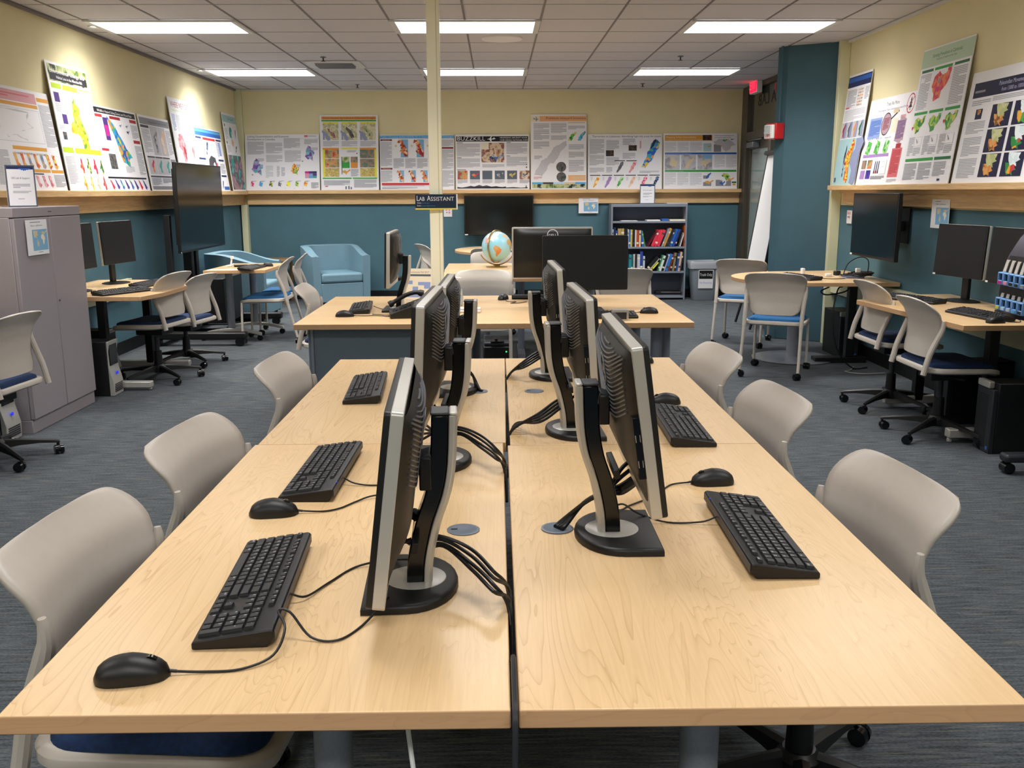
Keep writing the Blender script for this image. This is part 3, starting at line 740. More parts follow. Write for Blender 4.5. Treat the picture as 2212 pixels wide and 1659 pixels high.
# ================================================================ monitors
def dome(u, v, w, h, d):
    fu = 1-abs(u)**6
    fv = 1.0
    if v < -.30: q = (-.30-v)/.70; fv = 1-q*q*(3-2*q)
    if v > .72: q = (v-.72)/.28; fv = 1-.75*q*q
    return (u*(w/2-.010), .012+d*fu*fv, v*(h/2-.010))
def monitor(label, loc, rz, zc, tilt, w=.50, h=.335, style='pro', group='monitors on the centre desks', stand_h=.338):
    t = thing('monitor', label, 'monitor', loc, rz, group)
    pro = style == 'pro'
    rim = 'silver' if style != 'black' else 'black'
    P = MB()
    n = rrect(-w/2, w/2, -h/2, h/2, .008, 4)
    th = .013 if pro else .010
    P.rings([[(x, -.008, z) for x, z in n], [(x, th, z) for x, z in n]], rim)
    panel = P.build('panel', t, bevel=.0015, loc=(0, 0, zc), rot=(radians(-tilt), 0, 0))
    b = MB(); n2 = rrect(-w/2+.001, w/2-.001, -h/2+.001, h/2-.001, .008, 4)
    b.rings([[(x*.995, -.0185, z*.995) for x, z in n2], [(x, -.016, z) for x, z in n2], [(x, -.0081, z) for x, z in n2]], 'black')
    b.build('bezel', panel)
    bz = .016
    MB().box(-w/2+bz, w/2-bz, -.0192, -.0186, -h/2+bz+.004, h/2-bz, 'screen_matte').build('screen', panel, smooth=0)
    d = .030 if pro else (.03 if style == 'slim' else .04)
    MB().grid(lambda a, c: dome(1-2*a, c*2-1, w, h, d), 40, 36, 'black').build('back_cover', panel, smooth=60)
    if pro:
        b = MB()
        for k in range(19):
            v0 = .24+.055*k
            pts = []
            for i in range(29):
                u = -.86+1.72*i/28
                v = v0-.26*(1-(u/.86)**2)
                if v <= .93 and v > -.2:
                    p = dome(u, v, w, h, d); pts.append((p[0], p[1]+.0012, p[2]))
                else:
                    if len(pts) > 2: b.tube(pts, .0019, 5, 'rib')
                    pts = []
            if len(pts) > 2: b.tube(pts, .0019, 5, 'rib')
        b.build('vent_ribs', panel)
        # round maker's badge: ring with letters
        p = dome(0, .55, w, h, d)
        b = MB()
        b.tube([(.030*cos(2*pi*k/28), p[1]+.0035, p[2]+.034*sin(2*pi*k/28)) for k in range(29)], .0016, 6, 'silver_dark')
        b.text('DELL', .018, 'silver', Matrix(((-1, 0, 0, 0), (0, 0, 1, p[1]+.004), (0, 1, 0, p[2]-.007), (0, 0, 0, 1))), 'CENTER', .046)
        b.build('logo', panel, smooth=0)
        b = MB().box(-w/2+.006, -w/2+.030, .0135, .026, -.085, .035, 'black_gloss')
        for z in (-.055, -.005):
            for a in (.0155, .0235): b.box(-w/2+.0052, -w/2+.0058, a, a+.0012, z-.007, z+.007, 'silver')
        b.build('usb_panel', panel, bevel=.001)
        MB().box(-.07, .07, .045, .058, -.135, -.115, 'base_black').build('port_block', panel, bevel=.002)
        # stand
        path = [(0, .040), (.06, .043), (.13, .058), (.19, .078), (.25, .088), (stand_h, .092)]
        pp = smoothpath([(0, y, z) for z, y in path], 4)
        b = MB(); b.rings([[(-.026, p[1]-.022, p[2]), (.026, p[1]-.022, p[2]), (.026, p[1]+.010, p[2]), (-.026, p[1]+.010, p[2])] for p in pp], 'black_gloss')
        col = b.build('stand_column', t, bevel=.003)
        b = MB(); b.rings([[(-.029, p[1]+.0105, p[2]), (.029, p[1]+.0105, p[2]), (.029, p[1]+.020, p[2]), (.021, p[1]+.026, p[2]), (-.021, p[1]+.026, p[2]), (-.029, p[1]+.020, p[2])] for p in pp], 'silver')
        b.build('stand_spine', t, bevel=.002)
        MB().box(-.028, .028, .068, .103, stand_h, stand_h+.006, 'charcoal').box(-.029, .029, .103, .118, stand_h, stand_h+.006, 'silver').build('stand_cap', t, bevel=.004)
        MB().box(-.030, .030, .046, .069, zc-.035, zc+.028, 'black').cbox((0, .058, zc+.018), (.052, .030, .028), 'charcoal', (.35, 0, 0)).build('neck', t, bevel=.003)
        base = [(-.125, -.060), (.125, -.060)]+[(.105*cos(radians(a))+.02*cos(radians(a)), .02+.095*sin(radians(a))) for a in range(0, 181, 12)]
        b = MB(); base2 = [(x*.95, y*.94+.002) for x, y in base]
        b.rings([[(x, y, .0008) for x, y in base], [(x, y, .010) for x, y in base], [(x*.985, y*.985, .0145) for x, y in base], [(x*.93, y*.93, .017) for x, y in base]], 'black')
        b.build('base', t, smooth=50)
        MB().lathe([(.0001, .0176), (.056, .0176), (.058, .0170)], 32, 'silver', (0, .034, 0), None).build('base_disc', t)
    else:
        y0 = .055
        MB().box(-.032, .032, y0-.012, y0+.014, .016, zc+.02, 'black').box(-.05, .05, .028, y0, zc-.05, zc+.05, 'black').build('stand_column', t, bevel=.004)
        if style == 'oval':
            MB().lathe([(.0001, .001), (.13, .001), (.132, .006), (.11, .011), (.03, .017), (.0001, .017)], 32, 'black', (0, 0, 0), Matrix.Translation((0, .03, 0)) @ Matrix.Diagonal((1, .78, 1, 1))).build('base', t, smooth=60)
        else:
            MB().prism(rrect(-.12, .12, -.06, .12, .03, 5), .001, .014, 'black').build('base', t, bevel=.004)
        if style == 'slim':
            b = MB()
            b.tube([(.034*cos(2*pi*k/32), .0445, h*.36+.034*sin(2*pi*k/32)) for k in range(33)], .0022, 6, 'key_white')
            b.text('DELL', .02, 'key_white', Matrix(((-1, 0, 0, 0), (0, 0, 1, .0445), (0, 1, 0, h*.36-.008), (0, 0, 0, 1))), 'CENTER', .052)
            b.build('logo', panel, smooth=0)
    return t
def md(dst, src, loc, rz, label, zc, tilt, group=None):
    c = dup(src, loc, rz, label, group)
    for ch in c.children:
        n = ch.name.split('.')[0]
        if n == 'panel': ch.location = (0, 0, zc); ch.rotation_euler = (radians(-tilt), 0, 0)
        if n == 'neck': ch.location = (0, 0, zc-dst)
    return c
m0z = .232
L1 = monitor('silver edged monitor nearest the viewer in the left row, back turned to the centre', (-.192, 1.668, TZ), -87, m0z, 7)
L2 = md(m0z, L1, (-.188, 2.50, TZ), -92, 'silver edged monitor in the middle of the left row of the centre desks', .298, 3)
L3 = md(m0z, L1, (-.190, 3.44, TZ), -91, 'silver edged monitor farthest in the left row of the centre desks', .252, 3)
R1 = md(m0z, L1, (.280, 1.925, TZ), 90, 'silver edged monitor nearest the viewer in the right row, back turned to the centre', .290, 8)
R2 = md(m0z, L1, (.262, 2.825, TZ), 92, 'silver edged monitor in the middle of the right row of the centre desks', .275, 4)
R3 = md(m0z, L1, (.242, 3.72, TZ), 91, 'silver edged monitor farthest in the right row of the centre desks', .283, 4)
AL = md(m0z, L1, (-.655, 5.90, TZ), -90, 'silver edged monitor seen from the side on the left of the assistant desk', .328, 2, 'monitors on the assistant desk')
DB = monitor('wide monitor with its badged back to the viewer on the assistant desk', (.365, 6.20, TZ), 180, .335, 2, .53, .338, 'slim', 'monitors on the assistant desk')
DF = monitor('large dark monitor facing the viewer on the assistant desk', (.545, 5.80, TZ), 1, .300, 2, .53, .335, 'black', 'monitors on the assistant desk')
for o in (DB, DF):
    for ch in o.children:
        pass
RM1 = monitor('black monitor in front of the map flyer on the right wall desk', (3.085, 6.20, TZ), -80, .335, 3, .50, .345, 'oval', 'monitors on the wall desks')
RM2 = dup(RM1, (3.115, 5.60, TZ), -87, 'black monitor half hidden behind the large printer on the right wall desk')
LM1 = dup(RM1, (-3.12, 7.80, TZ), 83, 'black monitor with thin stand on the left wall desk, beside the teal wall')
LM2 = dup(RM1, (-3.15, 7.13, TZ), 88, 'black monitor half hidden by the grey cabinet on the left wall desk')
def sticker(mon, lab):
    pnl = kids(mon, 'panel')[0]
    MB().box(-.248, -.222, -.0203, -.0194, -.171, -.160, 'white').build('sticker', pnl, smooth=0)
sticker(RM1, ''); sticker(RM2, '')

# ================================================================ keyboards and mice
def keyboard(label, loc, rz, group):
    t = thing('keyboard', label, 'keyboard', loc, rz, group)
    L, dp = .452, .134
    prof = [(-dp/2, .0012), (dp/2-.012, .0012), (dp/2, .016), (dp/2, .030), (dp/2-.006, .0325), (-dp/2+.004, .0155), (-dp/2, .012)]
    b = MB(); b.rings([[(x, y, z) for y, z in prof] for x in (-L/2, L/2)], 'black')
    b.build('case', t, bevel=.0025)
    sl = (.0325-.0155)/(dp-.010)
    def zt(y): return .0155+sl*(y+dp/2-.004)
    kb = MB(); lg = MB(); P = .0190; ang = math.atan(sl)
    def key(cx, cy, w=1., h=1., txt=''):
        hw, hh = w*P/2-.0012, h*P/2-.0012
        o = []
        for sx, sy, q, dz in ((-1, -1, 1, 0), (1, -1, 1, 0), (1, 1, 1, 0), (-1, 1, 1, 0), (-1, -1, .8, .0052), (1, -1, .8, .0052), (1, 1, .8, .0052), (-1, 1, .8, .0052)):
            x = cx+sx*(hw-(0 if q == 1 else .0017)); y = cy+sy*(hh-(0 if q == 1 else .0016)); o.append((x, y, zt(y)+dz+.0002))
        kb.add(o, [(4, 5, 6, 7), (0, 1, 5, 4), (1, 2, 6, 5), (2, 3, 7, 6), (3, 0, 4, 7)], 'keycap')
        if txt:
            M = Matrix.Translation((cx-hw+.0035, cy+.0005, zt(cy)+.0058)) @ Matrix.Rotation(ang, 4, 'X')
            lg.text(txt, .0072, 'key_white', M)
    x0 = -L/2+.010; yb = -dp/2+.016
    rowsK = [
        (0, [(1.25, 'ctrl'), (1.25, ''), (1.25, 'alt'), (6.25, ''), (1.25, 'alt'), (1.25, ''), (1.25, ''), (1.25, 'ctrl')]),
        (1, [(2.25, '')]+[(1, c) for c in 'ZXCVBNM,./']+[(2.75, '')]),
        (2, [(1.75, '')]+[(1, c) for c in "ASDFGHJKL;'"]+[(2.25, '')]),
        (3, [(1.5, '')]+[(1, c) for c in 'QWERTYUIOP[]']+[(1.5, '')]),
        (4, [(1, c) for c in '`1234567890-=']+[(2, '')])]
    for r, ks in rowsK:
        x = x0
        for w_, c in ks:
            key(x+w_*P/2, yb+r*P, w_, 1, c); x += w_*P
    yf = yb+5*P+.003
    key(x0+P/2, yf, 1, .72, 'esc')
    for gi in range(3):
        for k in range(4): key(x0+P*(2+gi*4.5+k+.5), yf, 1, .72, 'F')
    xn = x0+15*P+.006
    for k in range(3):
        key(xn+P*(k+.5), yb, 1, 1, '-'); key(xn+P*(k+.5), yb+3*P, 1, 1, 'd'); key(xn+P*(k+.5), yb+4*P, 1, 1, 'i'); key(xn+P*(k+.5), yf, 1, .72, 'p')
    key(xn+P*1.5, yb+P, 1, 1, '-')
    xp = xn+3*P+.006
    for r, row in enumerate(('1 2 3', '4 5 6', '7 8 9')):
        for k, c in enumerate(row.split()): key(xp+P*(k+.5), yb+(r+1)*P, 1, 1, c)
    key(xp+P, yb, 2, 1, '0'); key(xp+P*2.5, yb, 1, 1, '.')
    for k, c in enumerate('n/*-'): key(xp+P*(k+.5), yb+4*P, 1, 1, c)
    key(xp+P*3.5, yb+2.5*P, 1, 2, '+'); key(xp+P*3.5, yb+.5*P, 1, 2, '')
    kb.build('keys', t, smooth=0); lg.build('key_lettering', t, smooth=0)
    MB().box(-L/2+.004, L/2-.004, dp/2+.0002, dp/2+.0012, .012, .029, 'charcoal').build('back_edge', t, smooth=0)
    MB().box(.166, .169, dp/2-.0025, dp/2+.0001, .0312, .0328, 'led_blue').build('status_light', t, smooth=0)
    return t
K1 = keyboard('black keyboard nearest the viewer on the left centre desk', (-.450, 1.648, TZ), -86.7, 'black keyboards')
for x, y, rz, lab in [(-.462, 2.39, -91, 'black keyboard in the middle of the left row, beside the second mouse'), (-.494, 3.45, -86.5, 'black keyboard farthest along the left centre desks, half hidden by a monitor'),
                      (.556, 1.905, 89, 'black keyboard nearest the viewer on the right centre desk'), (.576, 2.852, 89, 'black keyboard on the right centre desks, second from the viewer'),
                      (-.866, 5.93, -85, 'black keyboard on the left end of the assistant desk'), (.60, 5.49, 4, 'black keyboard on the right of the assistant desk, behind the near monitors'), (.33, 6.52, 178, 'black keyboard under the badged monitor on the assistant desk'),
                      (-2.79, 7.02, 60, 'black keyboard on the left wall desk in front of its monitor'), (-2.80, 7.62, 82, 'black keyboard on the far end of the left wall desk'),
                      (2.84, 5.43, -80, 'black keyboard on the right wall desk in front of the black monitor'), (2.80, 6.25, -65, 'black keyboard at the far corner of the right wall desk'),
                      (2.56, 7.92, -68, 'black keyboard on the half round table'), (-2.39, 9.22, 85, 'flat black keyboard on the small left meeting table')]:
    dup(K1, (x, y, TZ), rz, lab)
def mouse(label, loc, rz, group):
    t = thing('mouse', label, 'computer mouse', loc, rz, group)
    L = .113
    rings = []
    N = 16
    for j in range(N+1):
        s = -1+2*j/N; y = s*L/2
        w_ = .031*(1-abs(s)**3.2)**.45*(1-.08*s); h_ = .0385*(1-abs(s)**2.6)**.42*(1-.22*max(0, s)-.08*max(0, -s))
        w_ = max(w_, .004); h_ = max(h_, .006)
        r = []
        for k in range(18):
            a = pi*k/17
            r.append((w_*cos(a)*(1 if 1 < k < 16 else .97), y, .0015+h_*max(0, sin(a))**.75))
        rings.append(r)
    MB().rings(rings, 'black').build('body', t, smooth=60)
    MB().cyl((-.004, .028, .0255), (.004, .028, .0255), .0105, None, 20, 'black_gloss').build('wheel', t)
    MB().tube([(0, .052, .0315), (0, .046, .0333)] if False else [(0, .0555, .008), (0, .066, .006)], .0028, 8, 'black').build('strain_relief', t)
    return t
M1 = mouse('black mouse nearest the viewer on the left centre desk', (-.567, 1.333, TZ), -82, 'black computer mice')
for x, y, rz, lab in [(-.522, 2.078, -84, 'black mouse on the left centre desk, second from the viewer'), (.548, 2.285, 97, 'black mouse on the right centre desk behind the nearest keyboard'), (.588, 3.20, 95, 'black mouse behind the second keyboard of the right centre desks'),
                      (.625, 4.00, 95, 'black mouse peeking out behind the near right monitor'), (-.915, 5.60, -88, 'black mouse on the left end of the assistant desk'), (.93, 5.68, 85, 'black mouse on the right end of the assistant desk'),
                      (.042, 6.46, 160, 'black mouse beside the badged monitor on the assistant desk'), (2.80, 5.17, -80, 'black mouse at the near corner of the right wall desk'), (-2.31, 9.52, 85, 'black mouse on the small left meeting table'), (-2.66, 7.93, 70, 'black mouse at the far end of the left wall desk')]:
    dup(M1, (x, y, TZ), rz, lab)
# ================================================================ map posters on the ledges
SH = dict(
 col=[(-.1,-1),(.35,-.75),(.3,-.45),(.9,-.3),(.85,.1),(.6,.2),(.65,.9),(.2,.6),(-.2,.65),(-.75,.25),(-.55,0),(-.5,-.4),(-.35,-.7)],
 leb=[(.55,-1),(.95,-.8),(.8,-.4),(.45,-.05),(.2,.4),(-.1,.6),(-.5,1),(-.8,.9),(-.6,.5),(-.35,.2),(-.3,-.1),(0,-.4),(.1,-.75)],
 spire=[(-.05,-1),(.05,-.7),(.35,-.55),(.3,-.2),(.5,.1),(.75,.5),(.7,1),(.1,1),(.0,.55),(-.3,.45),(-.8,.4),(-.7,.1),(-.35,-.05),(-.3,-.5)],
 chi=[(-.6,-1),(.1,-.9),(.3,-.5),(.5,-.2),(.9,.4),(.9,.9),(.5,1),(.2,.6),(-.1,.55),(-.4,.3),(-.1,.1),(-.3,-.2),(-.35,-.6),(-.8,-.6)],
 cam=[(-.8,-.6),(-.3,-.9),(.2,-.6),(.5,-.7),(.6,-1),(1,-1),(.9,-.3),(.6,.1),(.2,.4),(.15,.8),(-.5,1),(-.6,.5),(-1,0)],
 strip=[(-.9,-1),(.1,-.9),(.3,.2),(.9,.6),(.2,1),(-.4,.7),(-.5,0)],
 fall=[(-.9,-1),(-.2,-.6),(.3,0),(.9,.6),(.5,.7),(.6,1),(-.1,.8),(-.3,.2)],
 par=[(-.3,-1),(.9,-.7),(.4,1),(-.9,.7)],
 val=[(.9,-1),(.95,-.6),(.3,.1),(.2,.5),(-.2,1),(-.9,.9),(-.7,.4),(-.4,0),(-.2,-.4),(.2,-.6)],
 coast=[(.6,-1),(1,-.7),(.5,-.2),(.3,.3),(.5,.8),(.2,1),(-.4,.9),(-.3,.4),(-.8,.1),(-.6,-.3),(-.1,-.5)],
 afr=[(-.6,-1),(.3,-1),(.8,-.4),(1,-.1),(.6,.1),(.5,.6),(.1,1),(-.2,.5),(-.3,0),(-.9,-.2),(-1,-.6)],
 na=[(-.9,-1),(.8,-.9),(.6,-.2),(.9,.1),(.3,.4),(.5,1),(0,.7),(-.4,.9),(-.7,.2)],
 flat=[(-1,-.2),(-.3,-.5),(.1,-.1),(.9,-.8),(1,-.3),(.2,.3),(.0,.9),(-.3,.4),(-.8,.3)],
 tree=[(0,-1),(.35,-.45),(.15,-.45),(.55,.05),(.25,.05),(.75,.6),(.12,.6),(.12,1),(-.12,1),(-.12,.6),(-.75,.6),(-.25,.05),(-.55,.05),(-.15,-.45),(-.35,-.45)],
 plane=[(-1,-.1),(-.75,-.15),(-.6,-.55),(-.4,-.55),(-.35,-.15),(.2,-.1),(-.1,-1),(.15,-1),(.55,-.08),(.9,0),(1,.2),(.55,.25),(.2,1),(-.05,1),(.1,.25),(-.5,.2)],
 hook=[(-.7,.3),(-.5,-.6),(.1,-1),(.9,-.8),(1,0),(.8,.1),(.6,-.4),(.3,-.2),(.5,.5),(.4,1),(.2,.5),(-.3,.7)],
 ridge=[(-1,1),(-1,.2),(-.8,.5),(-.6,.1),(-.45,-.4),(-.3,0),(-.1,-.8),(.05,-.2),(.2,-.6),(.4,.1),(.6,-.2),(.8,.4),(1,0),(1,1)],
)
def rough(pts, k=3, amp=.045, seed=1):
    rnd = random.Random(seed); out = []
    for (a, b), (c, d) in zip(pts, pts[1:]+pts[:1]):
        for i in range(k):
            t = i/k; j = amp if i else amp*.4
            out.append((a+(c-a)*t+rnd.uniform(-j, j), b+(d-b)*t+rnd.uniform(-j, j)))
    return out
def poster(name, label, W, H, els, loc, rz, lean, edge='white', back='paper', group='map posters on the ledges', cat='poster', th=.006):
    b = MB()
    b.box(-W/2, W/2, 0, th, 0, H, edge)
    lay = [0]
    def P(x, y): return (-W/2+x*W, -.0004-.00006*lay[0], H-y*H)
    def rect(x0, y0, x1, y1, m): b.poly([P(x0, y1), P(x1, y1), P(x1, y0), P(x0, y0)], m)
    rect(0, 0, 1, 1, back)
    rnd = random.Random(hash(len(label)*7+int(W*100)) & 0xffff)
    for e in els:
        lay[0] += 1
        k = e[0]
        if k == 'r': rect(*e[1:6])
        elif k == 'p':          # paragraph: x0 y0 x1 y1 lines [ink]
            x0, y0, x1, y1, n = e[1:6]; m = e[6] if len(e) > 6 else 'textgrey'
            for i in range(n):
                xx = x1 if (i+1) % 6 and i < n-1 else x0+(x1-x0)*rnd.uniform(.4, .85)
                yy = y0+(y1-y0)*i/n
                rect(x0, yy, xx, yy+(y1-y0)/n*.55, m)
        elif k == 't':          # text: x y size body ink align [width]
            x, y, s, body, m, al = e[1:7]; wd = e[7]*W if len(e) > 7 else None
            M = Matrix.Translation(Vector(P(x, y))) @ X90
            b.text(body, s*H, m, M, al, wd)
        elif k == 'm':          # map shape: shape cx cy w h material [seed]
            sh, cx, cy, w_, h_, m = e[1:7]
            pts = rough(SH[sh], 3, .05, e[7] if len(e) > 7 else len(b.v))
            b.poly([P(cx+x*w_/2, cy+y*h_/2) for x, y in pts][::-1], m)
        elif k == 's':          # clean shape without rough outline
            sh, cx, cy, w_, h_, m = e[1:7]
            b.poly([P(cx+x*w_/2, cy+y*h_/2) for x, y in SH[sh]][::-1], m)
        elif k == 'c':
            cx, cy, r, m = e[1:5]
            b.poly([P(cx+r*cos(2*pi*i/24)/W*H, cy+r*sin(2*pi*i/24)) for i in range(24)][::-1], m)
        elif k == 'l':          # stroke x0 y0 x1 y1 thickness(m) ink
            x0, y0, x1, y1, w_, m = e[1:7]
            a, c = Vector(P(x0, y0)), Vector(P(x1, y1)); d = (c-a).normalized(); q = Vector((-d.z, 0, d.x))*w_/2
            b.poly([a-q, c-q, c+q, a+q], m)
        elif k == 'o':          # ring cx cy rx ry thickness ink
            cx, cy, rx, ry, w_, m = e[1:7]
            for i in range(28):
                a0, a1 = 2*pi*i/28, 2*pi*(i+1)/28
                b.poly([P(cx+rx*cos(a0), cy+ry*sin(a0)), P(cx+(rx+w_)*cos(a0), cy+(ry+w_*W/H)*sin(a0)), P(cx+(rx+w_)*cos(a1), cy+(ry+w_*W/H)*sin(a1)), P(cx+rx*cos(a1), cy+ry*sin(a1))], m)
    o = b.build(name, smooth=0, loc=loc, rot=(-lean, 0, radians(rz)))
    return tag(o, label, cat, group)
def bp(label, x0, x1, H, els, lean=.13, dy=0):   # back ledge
    W = x1-x0-.008
    return poster('map_poster', label, W, H, els, ((x0+x1)/2, 13.100-H*sin(lean)-.0065, 1.4925), 0, lean)
hdr = lambda x0, y0, x1, y1, m='p_crimson': ('r', x0, y0, x1, y1, m)
# 1 Colombia
E = [('t', .03, .055, .052, 'Linking Decentralization and Economic', 'ink', 'LEFT', .56), ('t', .03, .105, .052, 'Development in Colombia', 'ink', 'LEFT', .37), ('r', .80, .015, .845, .05, 'p_salmon'), ('r', .85, .02, .96, .045, 'textlight'), ('l', .75, .075, .99, .075, .002, 'textgrey')]
for x, y0, y1, n in ((.03, .13, .36, 17), (.28, .15, .34, 14), (.52, .07, .25, 14), (.53, .29, .50, 16), (.28, .37, .5, 9)): E.append(('p', x, y0, x+.22, y1, n))
E += [('p', .80, .09, .98, .18, 7), ('m', 'col', .86, .35, .16, .30, 'm_purple', 3), ('p', .89, .24, .98, .3, 4), ('m', 'col', .15, .59, .19, .32, 'm_purple', 4), ('p', .16, .43, .25, .49, 4), ('m', 'col', .66, .63, .13, .23, 'm_warm', 5), ('m', 'col', .67, .66, .07, .14, 'm_green', 15), ('p', .68, .54, .74, .6, 4)]
E += [('c', .09, .72, .013, 'p_grey'), ('c', .77, .48, .013, 'p_grey'), ('p', .27, .56, .37, .78, 12, 'textlight'), ('p', .42, .57, .46, .76, 13), ('p', .48, .59, .53, .75, 11)]
for i, m in enumerate(('p_pink', 'p_purple', 'p_purple', 'p_mauve', 'p_periw', 'p_purple', 'p_rose', 'p_sky', 'p_teal')): E.append(('r', .80+.053*(i % 3), .66+.042*(i//3), .853+.053*(i % 3), .70+.042*(i//3), ('p_magenta', 'p_purple', 'p_navy', 'p_pink', 'p_periw', 'p_purple', 'p_rose', 'p_sky', 'p_teal')[i]))
for i, m in enumerate(('m_pink', 'p_sky', 'm_dgreen', 'm_grey', 'm_yellow', 'm_green', 'm_warm')):
    x = .08+.117*i+(.02 if i > 1 else 0)
    E += [('m', 'col', x, .89, .065, .12, m, 20+i), ('p', x+.005, .83, x+.06, .86, 2), ('p', x-.04, .965, x-.02, .975, 1)]
E += [('p', .88, .86, .98, .97, 9)]
bp('white landscape poster of Colombia maps at the left end of the back ledge', -3.39, -2.385, .745, E)
# 2 California
E = [('r', .03, .02, .97, .06, 'p_orange'), ('t', .5, .053, .040, "Water-Intensive Agriculture in California's Drought", 'p_crimson', 'CENTER', .90), ('r', .03, .065, .97, .085, 'p_green'), ('t', .5, .082, .018, 'A Remote Sensing Assessment of Crop Change and Water Usage, 2011 to 2015', 'p_dgreen', 'CENTER', .78)]
for i in range(3):
    x = .05+.32*i
    E += [('r', x, .095, x+.27, .115, 'p_yellow'), ('t', x+.135, .111, .018, str(2011+2*i), 'p_dgreen', 'CENTER'), ('r', x, .115, x+.27, .33, 'm_coast'), ('s', 'val', x+.06, .27, -.16, .14, 'p_dsea'), ('r', x, .22, x+.03, .33, 'p_dsea'), ('m', 'val', x+.15, .23, -.16, .15, ('m_sat', 'm_darkphoto', 'm_land')[i], 30+i), ('p', x, .345, x+.27, .42, 8)]
E += [('r', .04, .435, .32, .46, 'p_orange'), ('r', .68, .435, .96, .46, 'p_orange'), ('r', .36, .435, .64, .455, 'p_yellow'), ('r', .04, .46, .075, .83, 'p_yellow'), ('r', .93, .46, .965, .83, 'p_yellow')]
for i, (a, c) in enumerate((('m_satred', 'm_satgreen'), ('m_satred', 'm_satgreen'), ('m_satyellow', 'm_satyellow'))):
    y = .46+.123*i; E += [('r', .075, y, .32, y+.115, a), ('r', .68, y, .93, y+.115, c)]
E += [('r', .36, .555, .50, .63, 'm_land'), ('r', .52, .555, .64, .63, 'm_satgreen'), ('r', .36, .63, .50, .705, 'p_green'), ('r', .52, .63, .64, .705, 'p_orange'), ('m', 'flat', .44, .755, .14, .09, 'p_amber'), ('p', .46, .47, .62, .5, 3), ('c', .63, .51, .008, 'inkblack'), ('p', .52, .72, .65, .82, 9), ('r', .36, .555, .372, .79, 'p_dgreen'), ('r', .03, .835, .53, .85, 'p_green'), ('r', .55, .835, .97, .85, 'p_green'), ('p', .05, .87, .5, .94, 8), ('p', .57, .86, .96, .97, 12), ('r', .07, .945, .12, .955, 'p_red'), ('r', .42, .95, .44, .99, 'p_slate'), ('r', .47, .945, .49, .99, 'p_slate'), ('r', .51, .96, .53, .99, 'p_slate')]
bp('portrait poster on drought with orange and green banner, left of the cream pole', -2.375, -1.585, .995, E, .11)
# 3 Chicago
E = [('r', .0, .012, 1, .065, 'p_sky'), ('t', .01, .053, .05, 'Public Housing under HOPE VI: A Spatial Analysis of Chicago', 'p_lblue', 'LEFT', .97), ('r', .01, .08, .165, .11, 'p_maroon'), ('t', .085, .104, .028, 'Background', 'p_peach', 'CENTER'), ('p', .01, .13, .16, .57, 34), ('r', .01, .60, .165, .63, 'p_maroon'), ('t', .085, .624, .028, 'Methodology', 'p_peach', 'CENTER'), ('p', .01, .65, .16, .86, 17), ('r', .83, .225, .99, .255, 'p_maroon'), ('p', .83, .09, .99, .21, 9), ('p', .83, .27, .99, .62, 26), ('p', .83, .65, .99, .95, 22)]
for i in range(3):
    x = .18+.215*i; E += [('r', x+.10, .085, x+.2, .41, 'p_sea'), ('r', x, .085, x+.10, .41, 'p_white'), ('m', 'chi', x+.12, .245, .17, .32, 'm_chi', 40+i), ('c', x+.035, .2, .02, 'p_tan')]
    if i == 1: E.append(('m', 'chi', x+.15, .32, .10, .14, 'p_crimson', 44))
for i in range(4):
    x = .18+.16*i; E += [('r', x+.08, .645, x+.14, .86, 'p_sea'), ('m', 'chi', x+.085, .75, .12, .21, 'm_chi', 50+i)]
for i in range(4): E.append(('p', .18+.16*i, .43, .32+.16*i, .61, 13))
E += [('r', .02, .875, .83, .915, 'p_red'), ('p', .03, .925, .8, .94, 1), ('p', .02, .955, .5, .985, 3)]
bp('landscape poster of Chicago maps with sky blue title band behind the cream pole', -1.575, -.565, .735, E)
# 4 Buzzkill
E = [('r', .012, .03, .985, .125, 'inkblack'), ('t', .02, .108, .105, 'BUZZKILL', 'p_white', 'LEFT', .375), ('s', 'plane', .49, .078, -.12, .09, 'p_white'), ('t', .60, .07, .036, 'MINIMIZING AIRCRAFT NOISE', 'p_white', 'LEFT', .37), ('t', .60, .113, .036, 'OVER DENALI NATIONAL PARK', 'p_white', 'LEFT', .38), ('r', .02, .145, .10, .155, 'ink'), ('r', .35, .15, .66, .505, 'm_sat'), ('r', .35, .15, .45, .27, 'p_cream'), ('m', 'flat', .55, .42, .2, .16, 'm_navy', 8)]
for y0, y1, n in ((.165, .4, 16), (.435, .60, 12)): E.append(('p', .02, y0, .33, y1, n))
E += [('r', .02, .415, .08, .425, 'ink'), ('p', .36, .54, .66, .60, 5), ('r', .69, .14, .75, .15, 'ink'), ('p', .69, .16, .97, .36, 14), ('r', .69, .385, .74, .395, 'ink'), ('p', .69, .41, .97, .58, 11), ('c', .96, .595, .012, 'inkblack'), ('c', .96, .545, .008, 'inkblack'), ('r', .02, .635, .14, .645, 'ink')]
for i, m in enumerate(('m_satred', 'p_slate', 'p_slate', 'p_slate', 'p_slate', 'm_sat')):
    x = .025+.168*i; E += [('r', x, .655, x+.135, .815, m), ('p', x, .825, x+.135, .89, 5)]
    if i: E.append(('m', 'flat', x+.07, .735, .09, .12, ('m_red', 'p_slate', 'm_grey', 'm_satyellow', 'm_grey')[i-1], 70+i))
E += [('s', 'ridge', .35, .945, .66, .07, 'p_charc'), ('s', 'ridge', .5, .962, .95, .035, 'inkblack'), ('s', 'tree', .955, .95, .03, .07, 'inkblack')]
bp('landscape poster with black BUZZKILL title band, right of the cream pole', -.553, .457, .735, E)
